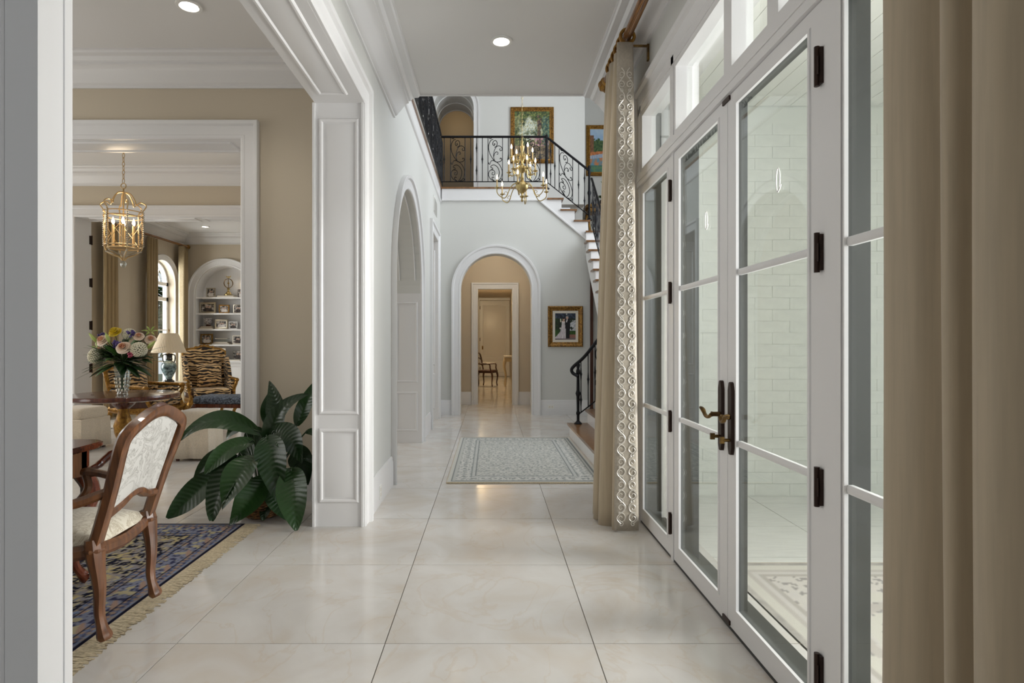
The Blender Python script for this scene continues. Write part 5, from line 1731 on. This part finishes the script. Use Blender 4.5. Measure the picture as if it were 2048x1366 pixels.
wing_chair('low-backed gilded armchair in tiger-stripe velvet behind the round table', -5.25, 9.0, R(82), back_h=.98, wings=False)
def pillow(label, loc, rot, s=.22):
    b = MB()
    def f(sg):
        return lambda u, v: ((2 * u - 1) * s * (1 - .10 * (1 - abs(2 * v - 1) ** 2)), sg * .085 * (max(0, (1 - (2 * u - 1) ** 2) * (1 - (2 * v - 1) ** 2))) ** .45, (2 * v - 1) * s * (1 - .10 * (1 - abs(2 * u - 1) ** 2)))
    b.grid(f(-1), 12, 12); b.grid(lambda u, v: f(1)(1 - u, v), 12, 12)
    o = b.build('throw_pillow', 'tiger', None, smooth=60, loc=loc, rot=rot)
    tag(o, label, 'pillow', 'tiger-stripe pillows')
pillow('square tiger-stripe pillow propped in the wing chair', (-5.07, 10.67, .725), (R(-14), 0, R(36)))
pillow('square tiger-stripe pillow lying in the low gilded armchair', (-5.35, 8.98, .715), (R(-14), R(10), R(82)), .19)

# side table and lamp
t = thing('side_table', 'small gilt-iron side table with white marble top between the armchairs', 'table', (-5.30, 9.75, 0))
b = MB(); b.lathe([(0, .635), (.255, .635), (.27, .645), (.265, .660), (0, .660)], 32); b.build('table_top', 'whitemarble', t)
b = MB(); b.tube([(.24 * math.cos(2 * PI * i / 24), .24 * math.sin(2 * PI * i / 24), .625) for i in range(24)], .010, 6, closed=True); b.build('rim', 'antique', t)
for k in range(3):
    a = R(30 + 120 * k); c_, s_ = math.cos(a), math.sin(a)
    b = MB(); b.tube(crom([(.22 * c_, .22 * s_, .62), (.10 * c_, .10 * s_, .50), (.05 * c_, .05 * s_, .33), (.12 * c_, .12 * s_, .14), (.22 * c_, .22 * s_, .03), (.25 * c_, .25 * s_, .014)], 5), .012, 7); b.ball((.25 * c_, .25 * s_, .02), .02, 8, 6); b.build('leg', 'gilt', t)
t = thing('table_lamp', 'blue-green porcelain urn lamp with pleated cream shade on the side table', 'lamp', (-5.30, 9.75, .660))
b = MB(); b.lathe([(.085, 0), (.085, .02), (.06, .03), (.05, .05)], 20); b.build('base', 'blackporc', t)
b = MB(); b.lathe([(.045, .045), (.05, .07), (.085, .14), (.112, .21), (.118, .26), (.10, .31), (.055, .345), (.042, .36)], 24); b.build('urn', 'jade', t)
b = MB(); b.lathe([(.045, .355), (.058, .37), (.05, .39), (.052, .45), (.06, .465), (.03, .475), (.012, .49), (.012, .56)], 20)
for sx in (-1, 1): b.tube(crom([(sx * .05, 0, .45), (sx * .095, 0, .44), (sx * .10, 0, .37), (sx * .085, 0, .32)], 4), .010, 6)
b.build('neck', 'blackporc', t)
npl = 56; vs_ = []
for k in range(npl * 2):
    a = 2 * PI * k / (npl * 2); w = 1.0 if k % 2 else .975
    for r_, z in ((.262, .48), (.135, .80)): vs_.append((r_ * w * math.cos(a), r_ * w * math.sin(a), z))
n2 = npl * 2
b = MB(); b.add(vs_, [(2 * k, 2 * ((k + 1) % n2), 2 * ((k + 1) % n2) + 1, 2 * k + 1) for k in range(n2)]); b.build('shade', 'shade', t, smooth=None, solid=.002)
b = MB(); b.tube([(0, 0, .56), (0, 0, .84)], .004, 6); b.lathe([(.004, .83), (.012, .845), (.008, .86), (0, .875)], 8); b.build('finial', 'antique', t)
d = bpy.data.lights.new('lamp_glow', 'POINT'); d.energy = 1.5; d.color = (1, .82, .6); d.shadow_soft_size = .05
o = bpy.data.objects.new('lamp_glow', d); COL.objects.link(o); o.parent = t; o.location = (0, 0, .62)

# blue footstool
t = thing('footstool', 'footstool in blue cut velvet on dark cabriole legs before the wing chair', 'stool', (-4.27, 9.55, 0), R(-4))
b = MB(); b.rbox(-.42, .42, -.26, .26, .33, .46, .05, 4); b.build('cushion', 'bluevelvet', t, smooth=60)
b = MB(); b.box(-.41, .41, -.25, .25, .28, .34); b.build('seat_rail', 'mahogany', t)
for sx in (-1, 1):
    for sy in (-1, 1):
        b = MB(); b.tube(crom([(sx * .38, sy * .22, .32), (sx * .41, sy * .25, .24), (sx * .37, sy * .21, .10), (sx * .39, sy * .23, .03)], 4), [.034, .038, .04, .04, .036, .03, .025, .022, .02, .02, .026, .035, .036], 9); b.build('leg', 'mahogany', t)

# living room curtains, rod
def lcurtain(label, y0, y1, npl=5):
    t = thing('curtain', label, 'curtain', (LX1 + .14, (y0 + y1) / 2, 0), 0, 'living room curtains')
    yc = (y0 + y1) / 2
    def pf(s):
        pts = []
        for i in range(npl * 8 + 1):
            f = i / (npl * 8)
            pts.append((.045 * math.sin(f * npl * 2 * PI + .4 * s), y0 + (y1 - y0) * f - yc))
        return pts
    cloth(pf, .015, 3.33, 10).build('drape', 'curtain2', t, smooth=80, solid=.004)
    cloth(lambda s: [(.062 - .01 * i, y0 - yc - .03 - .05 * (1 - i / 3)) for i in range(4)] if y0 < 12 else [(.0 + .03 * i, y0 - yc - .06) for i in range(5)], .015, 3.33, 6).build('patterned_border', 'brocade2', t, smooth=80, solid=.006)
lcurtain('olive-taupe curtain with patterned border standing next to the white hinged jamb', 10.02, 10.42, 4)
lcurtain('olive-taupe curtain gathered at the round-table side of the arched window', 11.30, 11.66, 4)
lcurtain('olive-taupe curtain between the arched window and the bookcase corner', 12.50, 12.80, 4)
t = thing('curtain_rod', 'dark gilded curtain rod over the arched living room window', 'curtain rod', (LX1 + .14, 12.78, 3.37))
b = MB(); b.tube([(0, 0, 0), (0, -1.75, 0)], .024, 10); b.build('pole', 'rod', t)
b = MB(); b.ball((0, .05, 0), .045, 10, 8); b.build('finial', 'gilt', t)
for yy in (-.1, -1.6):
    b = MB(); b.tube([(0, yy, 0), (-.13, yy, 0)], .01, 6); b.build('bracket', 'antique', t)
t = thing('curtain_rod', 'dark gilded curtain rod over the living room window by the white jamb', 'curtain rod', (LX1 + .14, 10.50, 3.37))
b = MB(); b.tube([(0, 0, 0), (0, -1.9, 0)], .024, 10); b.build('pole', 'rod', t)
b = MB(); b.ball((0, .05, 0), .045, 10, 8); b.build('finial', 'gilt', t)

# arched french windows of the living room
def arched_window(n, c, rad, spring):
    y0, y1 = c - rad, c + rad
    x0, x1 = LX0 + .06, LX0 + .12
    f = MB()
    for a, e in ((y0, y0 + .07), (c - .06, c + .06), (y1 - .07, y1)): f.box(x0, x1, a, e, 0, spring)
    for za, zb in ((0, .2), (spring - .35, spring - .27), (spring - .03, spring + .04)):
        f.box(x0, x1, y0, y1, za, zb)
    f.sweep(arch_path('x', x1, c, rad - .06, spring + .02, spring, 20), [(0, -.06), (0, 0), (.06, 0), (.06, -.06)], (1, 0, 0))
    for a in (60, 120): f.tube([(x1 - .03, c, spring), (x1 - .03, c + (rad - .05) * math.cos(R(a)), spring + (rad - .05) * math.sin(R(a)))], .012, 6)
    f.sweep(arch_path('x', x1 - .02, c, rad * .40, spring + .02, spring, 14), [(0, -.02), (0, 0), (.02, 0), (.02, -.02)], (1, 0, 0))
    w = struct(f.build('window_living_%d' % n, 'trim'))
    for ya, yb in ((y0 + .07, c - .06), (c + .06, y1 - .07)):
        for zz in (.9, 1.55):
            m = MB(); m.box(x0 + .01, x1, ya, yb, zz, zz + .025); m.build('glazing_bar', 'trim', w)
        for za, zb in ((.2, .9), (.925, 1.55), (1.575, spring - .35)):
            m = MB(); m.box(x0 + .028, x0 + .033, ya, yb, za, zb); m.build('pane', 'winglass', w)
    for yy in (c - .03, c + .03):
        m = MB(); m.box(x1, x1 + .012, yy - .014, yy + .014, .86, 1.10); m.tube([(x1 + .01, yy, 1.0), (x1 + .05, yy, 1.0), (x1 + .05, yy + (.09 if yy > c else -.09), 1.0)], .008, 6); m.build('handle', 'bronze', w)
    m = MB(); pts = [(y0 + .03, spring + .04)] + [(c + (rad - .05) * math.cos(PI - PI * k / 16), spring + .04 + (rad - .06) * math.sin(PI - PI * k / 16)) for k in range(17)]
    m.prism(pts, 'x', x0 + .028, x0 + .033); m.build('pane', 'winglass', w)
arched_window(1, 12.08, .46, 2.52)
arched_window(2, 9.25, .50, 2.5)
# black hinges on the white jamb of the living room opening
hb = struct(MB().box(-5.6385, -5.634, 8.30, 8.36, .18, .19).build('trim_jamb_plate', 'trim'))
for zc in (.35, .95, 1.55, 2.15, 2.75):
    m = MB(); m.box(-5.640, -5.630, 8.318, 8.352, zc - .06, zc + .06); m.tube([(-5.628, 8.356, zc - .066), (-5.628, 8.356, zc + .066)], .009, 8); m.build('hinge', 'bronze', hb)

# garden beyond the windows
def tree(name, label, x, y, h, r, seed):
    t = thing(name, label, 'tree', (x, y, -.1), 0, 'trees beyond the living room windows')
    random.seed(seed)
    m = MB(); m.tube([(0, 0, 0), (.05, 0, h * .4), (0, .05, h * .7)], [.14, .10, .06], 8); m.build('trunk', 'bark', t)
    m = MB()
    for k in range(420):
        q = Vector((random.gauss(0, .45), random.gauss(0, .45), random.gauss(0, .45)))
        c_ = Vector((q.x * r, q.y * r, h * .72 + q.z * h * .28))
        a = random.uniform(0, 6.28); u = Vector((math.cos(a), math.sin(a), random.uniform(-.5, .5))) * .16; v = Vector((-math.sin(a), math.cos(a), random.uniform(-.8, .8))) * .09
        m.add([tuple(c_ - u), tuple(c_ + v), tuple(c_ + u), tuple(c_ - v)], [(0, 1, 2, 3)])
    o = m.build('foliage', 'hedge', t, smooth=None); o['kind'] = 'stuff'
tree('garden_tree', 'leafy green tree outside the arched living room window', -9.7, 17.8, 3.4, 0.8, 1)
tree('garden_tree', 'dense dark shrub tree low outside the living room window', -9.2, 15.6, 2.2, 0.8, 2)
b = MB(); b.box(-16, -6.96, 5, 26, -.3, -.1); struct(b.build('ground_garden', 'hedge'))
# inlaid marble border across the living room threshold
t = MB(); t.box(-7.0, -1.4, 8.95, 8.965, .0005, .0015); t.box(-7.0, -1.4, 9.06, 9.075, .0005, .0015)
k = 0
x = -6.9
while x < -1.5:
    t.prism([(x, 8.975), (x + .10, 9.0125), (x, 9.05)], 'z', .0005, .0015); t.prism([(x + .22, 8.975), (x + .12, 9.0125), (x + .22, 9.05)], 'z', .0005, .0015); x += .46
struct(t.build('trim_floor_inlay', mat('dark_marble_inlay', (84, 80, 80), .2)))
# ================================================================ BOOKCASE NICHE AND ITS THINGS
t = thing('built_in_bookcase', 'white built-in bookcase with four shelves inside the arched living room niche', 'bookcase', (NC, 12.9, 0))
b = MB()
pts = [(NR - .004, 0)] + [((NR - .004) * math.cos(PI * k / 24), NS + (NR - .004) * math.sin(PI * k / 24)) for k in range(25)] + [(-NR + .004, 0)]
b.prism(pts, 'y', .355, .378); b.build('back_panel', 'trim', t)
b = MB()
for k in range(24):
    a0, a1 = PI * k / 24, PI * (k + 1) / 24
    p = [(math.cos(a) * r_, NS + math.sin(a) * r_) for a, r_ in ((a0, NR - .002), (a1, NR - .002), (a1, NR - .014), (a0, NR - .014))]
    b.prism(p, 'y', .01, .36)
b.box(-NR + .002, -NR + .014, .01, .36, 0, NS); b.box(NR - .014, NR - .002, .01, .36, 0, NS)
b.build('side_lining', 'trim', t)
SHZ = (1.259, 1.596, 1.944, 2.293)
for z in SHZ:
    b = MB(); b.box(-NR + .015, NR - .015, .03, .354, z - .035, z); b.build('shelf', 'trim', t)
b = MB(); b.box(-NR + .015, NR - .015, .04, .354, .10, .865); b.build('base_cabinet', 'trim', t)
b = MB(); b.box(-NR + .015, NR - .015, -.02, .354, .865, .90); b.sweep([(-NR + .015, .04, .865), (NR - .015, .04, .865)], [(0, 0), (.03, 0), (.02, .03), (0, .04)], (0, 0, -1)); b.build('cabinet_top', 'trim', t)
for sx in (-1, 1):
    b = MB(); x0, x1 = sorted((sx * .02, sx * .60)); b.box(x0, x1, .022, .04, .13, .84); panel(b, 'y', .022, x0 + .07, x1 - .07, .20, .77, (0, -1, 0)); dr = b.build('cabinet_door', 'trim', t)
    b = MB(); b.ball((sx * .05, .010, .52), .014, 10, 7); b.build('knob', 'antique', dr)
S13 = 13.06 / 1185.0
def bx_(x): return (x - 982) * S13
def photo_art(seed, warm=0):
    def f(u, v):
        n = nz2(u * 5 + seed * 3.1, v * 5, seed * 7.7, 3)
        c = mix((40, 38, 38), (206, 202, 198), .45 + n * 1.4)
        if ell(u, v, .35 + .05 * (seed % 3), .62, .11, .13) or ell(u, v, .66, .60 + .03 * (seed % 2), .11, .13): c = (196, 166, 150)
        if (ell(u, v, .35, .22, .20, .30) or ell(u, v, .68, .20, .20, .30)) and seed % 2: c = (226, 222, 220)
        elif ell(u, v, .5, .18, .36, .28): c = mix((30, 30, 36), (84, 70, 66), .5 + n)
        return mix(c, (176, 140, 110), .18 if warm else .05)
    return f
def sframe(label, x0, x1, y0, zb, m_, seed, fw=.028, matw=0.0, dy=0.0):
    w = (x1 - x0) * S13; h = (y0[1] - y0[0]) * S13
    tt = framed('photo_frame', label, 'picture frame', bx_((x0 + x1) / 2), 13.06 + dy, zb + h / 2 + .002, w, h, fw, m_, photo_art(seed), 18, 18, matw=matw,
                prof=[(0, -.003), (0, .010), (fw * .4, .014), (fw, .010), (fw, -.008)], group='framed photographs on the bookcase')
    m = MB(); m.box(-w / 2 + .006, w / 2 - .006, -.001, .006, .003, h - .004); m.prism([(.006, 0), (.075, 0), (.006, h * .7)], 'x', -.012, .012); m.build('easel_back', 'book', tt)
Z0, Z1, Z2, Z3 = SHZ
sframe('small silver photo frame on the top shelf beside the armillary clock', 413, 431, (575, 594), Z3, 'silver', 1, .022)
sframe('dark photo frame at the end of the top bookcase shelf', 476, 486, (578, 594), Z3, 'book', 11, .012)
sframe('large silver photo frame on the second shelf down', 399, 432, (604, 626), Z2, 'silver', 2, .04)
sframe('gold-cornered photo frame between two silver ones on the second shelf down', 438, 459, (609, 626), Z2, 'gold', 3, .03)
sframe('thin silver photo frame at the end of the second shelf down', 467, 486, (609, 626), Z2, 'silver', 4, .018)
sframe('wide silver photo frame beside the porcelain urn', 430, 456, (639, 658), Z1, 'silver', 5, .036)
sframe('white photo frame with dark picture on the third shelf down', 458, 475, (643, 658), Z1, 'trim', 6, .016)
sframe('bronze-toned photo frame standing on the lowest shelf', 401, 426, (669, 690), Z0, 'antique', 7, .034)
sframe('pale card in a cream frame on the lowest shelf', 465, 486, (672, 690), Z0, 'mat_board', 8, .024)
sframe('cream photo frame with a tall portrait on the cabinet top', 434, 454, (699, 724), .90, 'mat_board', 9, .036, dy=-.06)
sframe('frameless-looking silver photograph on the cabinet top behind the ledger', 463, 486, (701, 718), .93, 'silver', 10, .008, dy=.08)
def book(label, x0, x1, z, h, m_, y=13.06, d_=.16):
    tt = thing('book', label, 'book', (bx_((x0 + x1) / 2), y, z), 0, 'books on the bookcase')
    w = (x1 - x0) * S13
    m = MB(); m.box(-w / 2, w / 2, -d_ / 2, d_ / 2, 0, .004); m.box(-w / 2, w / 2, -d_ / 2, d_ / 2, h - .004, h); m.box(-w / 2, -w / 2 + .005, -d_ / 2, d_ / 2, 0, h); m.build('cover', m_, tt)
    m = MB(); m.box(-w / 2 + .006, w / 2 - .006, -d_ / 2 + .006, d_ / 2 - .006, .0045, h - .0045); m.build('pages', 'mat_board', tt)
book('flat dark book beneath the armillary clock', 436, 470, Z3, .045, 'blackporc', 13.08, .2)
book('lower red-brown book under the porcelain urn', 400, 428, Z1, .035, 'book2', 13.1, .2)
book('upper red-brown book under the porcelain urn', 402, 425, Z1 + .036, .03, 'book', 13.1, .18)
book('plum book lying on the lowest shelf', 426, 461, Z0, .03, 'book', 13.08, .2)
book('thin pale book lying on the plum book', 430, 458, Z0 + .031, .025, 'book2', 13.08, .18)
book('white ledger lying on the cabinet top', 457, 486, .90, .028, 'outlet', 12.98, .16)
tt = thing('glass_box', 'clear glass box on the stacked books of the lowest shelf', 'box', (bx_(444), 13.08, Z0 + .057))
m = MB(); m.box(-.13, .13, -.06, .06, 0, .068); m.build('box_body', 'winglass', tt)
m = MB(); m.box(-.135, .135, -.065, .065, .068, .076); m.build('lid', 'silver', tt)
tt = thing('porcelain_urn', 'small grey and white porcelain bowl on a wooden foot', 'bowl', (bx_(415), 13.1, Z1 + .067))
m = MB(); m.lathe([(.05, 0), (.055, .02), (.03, .035)], 16); m.build('foot', 'darkwood', tt)
m = MB(); m.lathe([(.03, .035), (.07, .07), (.085, .12), (.075, .16), (.082, .175), (.075, .175), (.06, .12), (0, .08)], 20); m.build('bowl', 'porcelain', tt)
tt = thing('armillary_clock', 'brass armillary ornament with an eagle finial on the top shelf', 'ornament', (bx_(456), 13.08, Z3 + .046))
m = MB(); m.lathe([(.09, 0), (.09, .02), (.06, .04), (.05, .07), (.025, .09), (.02, .13), (.035, .15), (.018, .17)], 18); m.build('base', 'brass', tt)
for tilt in (0, 55, 115):
    m = MB(); ca_, sa_ = math.cos(R(tilt)), math.sin(R(tilt))
    m.tube([(.10 * math.cos(2 * PI * i / 28) * ca_, .10 * math.cos(2 * PI * i / 28) * sa_, .27 + .10 * math.sin(2 * PI * i / 28)) for i in range(28)], .006, 6, closed=True); m.build('ring', 'antique', tt)
m = MB(); m.tube([(0, 0, .17), (0, 0, .40)], .005, 6); m.ball((0, 0, .27), .022, 10, 7); m.build('axis', 'brass', tt)
m = MB(); m.ball((0, 0, .405), (.02, .018, .022), 8, 6)
for sx in (-1, 1): m.add([(0, 0, .41), (sx * .06, 0, .44), (sx * .045, 0, .40), (sx * .01, .01, .395)], [(0, 1, 2, 3)])
m.build('eagle', 'brass', tt)
tt = thing('wall_sconce', 'small lit crystal sconce lamp at the edge of the bookcase arch', 'sconce', (bx_(481), 13.2, 2.40))
m = MB(); m.lathe([(.02, 0), (.03, .02), (.01, .05), (.01, .14)], 10); m.build('stem', 'brass', tt)
m = MB(); m.lathe([(.008, .14), (.02, .16), (.022, .20), (.01, .24), (0, .26)], 10); m.build('bulb', 'bulb', tt)

# ================================================================ FAR ROOM BEYOND THE ARCH
b = MB(); b.box(-.42, .70, 22.43, 22.47, .01, 2.87)
d3 = struct(b.build('door_3', 'trim'))
b = MB()
for x0, x1, z0, z1 in ((-.28, .56, .18, .62), (-.28, .56, .80, 2.68)): panel(b, 'y', 22.43, x0, x1, z0, z1, (0, -1, 0))
b.build('panel_moulding', 'trim', d3)
b = MB(); b.box(-.345, -.295, 22.41, 22.43, 1.02, 1.16); b.ball((-.32, 22.39, 1.09), .028, 10, 7); b.build('knob', 'antique', d3)
for zc in (.3, 1.4, 2.6):
    b = MB(); b.box(-.43, -.405, 22.415, 22.432, zc - .06, zc + .06); b.build('hinge', 'bronze', d3)
casing((rect_path('y', 22.4, -.43, .71, 0, 2.88), (0, -1, 0)), prof=[(a * .6, c) for a, c in CASING])
t = thing('carved_chair', 'small dark carved armchair in the warm room beyond the arch', 'chair', (-.10, 17.5, 0), R(70))
m = MB(); m.rbox(-.24, .24, -.24, .22, .40, .49, .03, 3); m.build('seat', 'book', t)
m = MB(); m.tube(crom([(-.22, .22, .48), (-.23, .27, .72), (-.16, .30, .94), (0, .31, .98), (.16, .30, .94), (.23, .27, .72), (.22, .22, .48)], 5), .022, 7); m.build('back_frame', 'darkwood', t)
m = MB(); m.tube(crom([(-.20, .26, .62), (0, .27, .68), (.20, .26, .62)], 5), .018, 6); m.tube(crom([(-.2, .28, .78), (0, .29, .84), (.2, .28, .78)], 5), .016, 6); m.build('back_slat', 'darkwood', t)
for sx in (-1, 1):
    m = MB(); m.tube(crom([(sx * .23, .25, .68), (sx * .27, .05, .66), (sx * .27, -.15, .66), (sx * .25, -.17, .55), (sx * .24, -.20, .44)], 4), .02, 7); m.build('arm', 'darkwood', t)
    for sy in (-.21, .20):
        m = MB(); m.tube(crom([(sx * .22, sy, .42), (sx * .235, sy * 1.1, .30), (sx * .21, sy, .12), (sx * .22, sy * 1.08, .012)], 4), [.028, .03, .03, .028, .026, .023, .02, .018, .017, .017, .018, .02, .02], 7); m.build('leg', 'darkwood', t)
t = thing('carved_console', 'pale carved console table against the wall of the warm room beyond the arch', 'table', (.53, 17.6, 0))
m = MB(); m.box(-.15, .15, -.50, .50, .86, .90); m.build('top', 'whitemarble', t)
m = MB(); m.rbox(-.14, .14, -.47, .47, .74, .86, .02, 2); m.build('apron', 'fringe', t)
for sx in (-1, 1):
    for sy in (-1, 1):
        m = MB(); m.tube(crom([(sx * .11, sy * .43, .78), (sx * .14, sy * .46, .60), (sx * .09, sy * .40, .30), (sx * .12, sy * .44, .02)], 4), [.036, .038, .038, .036, .034, .032, .03, .028, .026, .024, .024, .028, .028], 8); m.build('leg', 'fringe', t)
t = thing('wall_mirror', 'tall bow-edged mirror in a dark frame on the wall of the warm room', 'mirror', (.715, 16.3, .62))
m = MB(); m.prism([(-.45, 0), (-.5, .3), (-.5, .9), (-.42, 1.2), (0, 1.3), (.42, 1.2), (.5, .9), (.5, .3), (.45, 0)], 'x', -.06, -.005); m.build('frame', 'blackporc', t)
m = MB(); m.prism([(-.38, .06), (-.43, .32), (-.43, .88), (-.36, 1.12), (0, 1.22), (.36, 1.12), (.43, .88), (.43, .32), (.38, .06)], 'x', -.068, -.061); m.build('mirror_glass', 'silver', t)
for nm, loc, e in (('far_room_lamp', (-.425, 18.0, 2.5), 62), ('far_room_lamp', (.1, 13.2, 2.9), 20), ('passage_lamp', (.1, 11.1, 3.22), 12), ('added_upper_room_fill', (-.8, 13.9, 6.6), 2.5)):  # passage and upper-room lights are added fill without fixtures
    d = bpy.data.lights.new(nm, 'POINT'); d.energy = e; d.color = (1, .78, .48) if 'passage' not in nm else (1, .90, .76); d.shadow_soft_size = .06
    o = bpy.data.objects.new(nm, d); COL.objects.link(o); o.location = loc

# porch mat
def porch_rug(u, v):
    x = u * 1.5; y = v * 2.0
    e = min(x, 1.5 - x, y, 2.0 - y)
    g = (186, 180, 172); cr = (204, 201, 190); lt = (200, 196, 190)
    n = nz2(x * 14, y * 14, 3, 3)
    if e < .05: return mix(g, (160, 156, 150), .5 + n)
    if e < .11: return cr
    if e < .14: return g
    if e < .18: return lt
    if e < .21: return (176, 170, 162)
    r_ = math.hypot(x - .75, y - 1.0)
    if abs(r_ - .52) < .05: return cr
    if abs(r_ - .42) < .035: return g
    if abs(r_ - .34) < .03: return cr
    if n > .2: return (150, 146, 142)
    return mix(lt, (208, 202, 192), .5 + n)
t = thing('porch_rug', 'grey and cream patterned mat on the porch floor outside the french doors', 'rug', (1.95, 2.55, -.008))
b = MB(); b.box(-.60, .75, -1.0, 1.0, 0, .008); b.build('backing', 'fringe', t)
print_mesh('pile', porch_rug, 90, 120, lambda u, v: (-.59 + 1.33 * u, -.99 + 1.98 * v, .0095), 'rugpile', t)
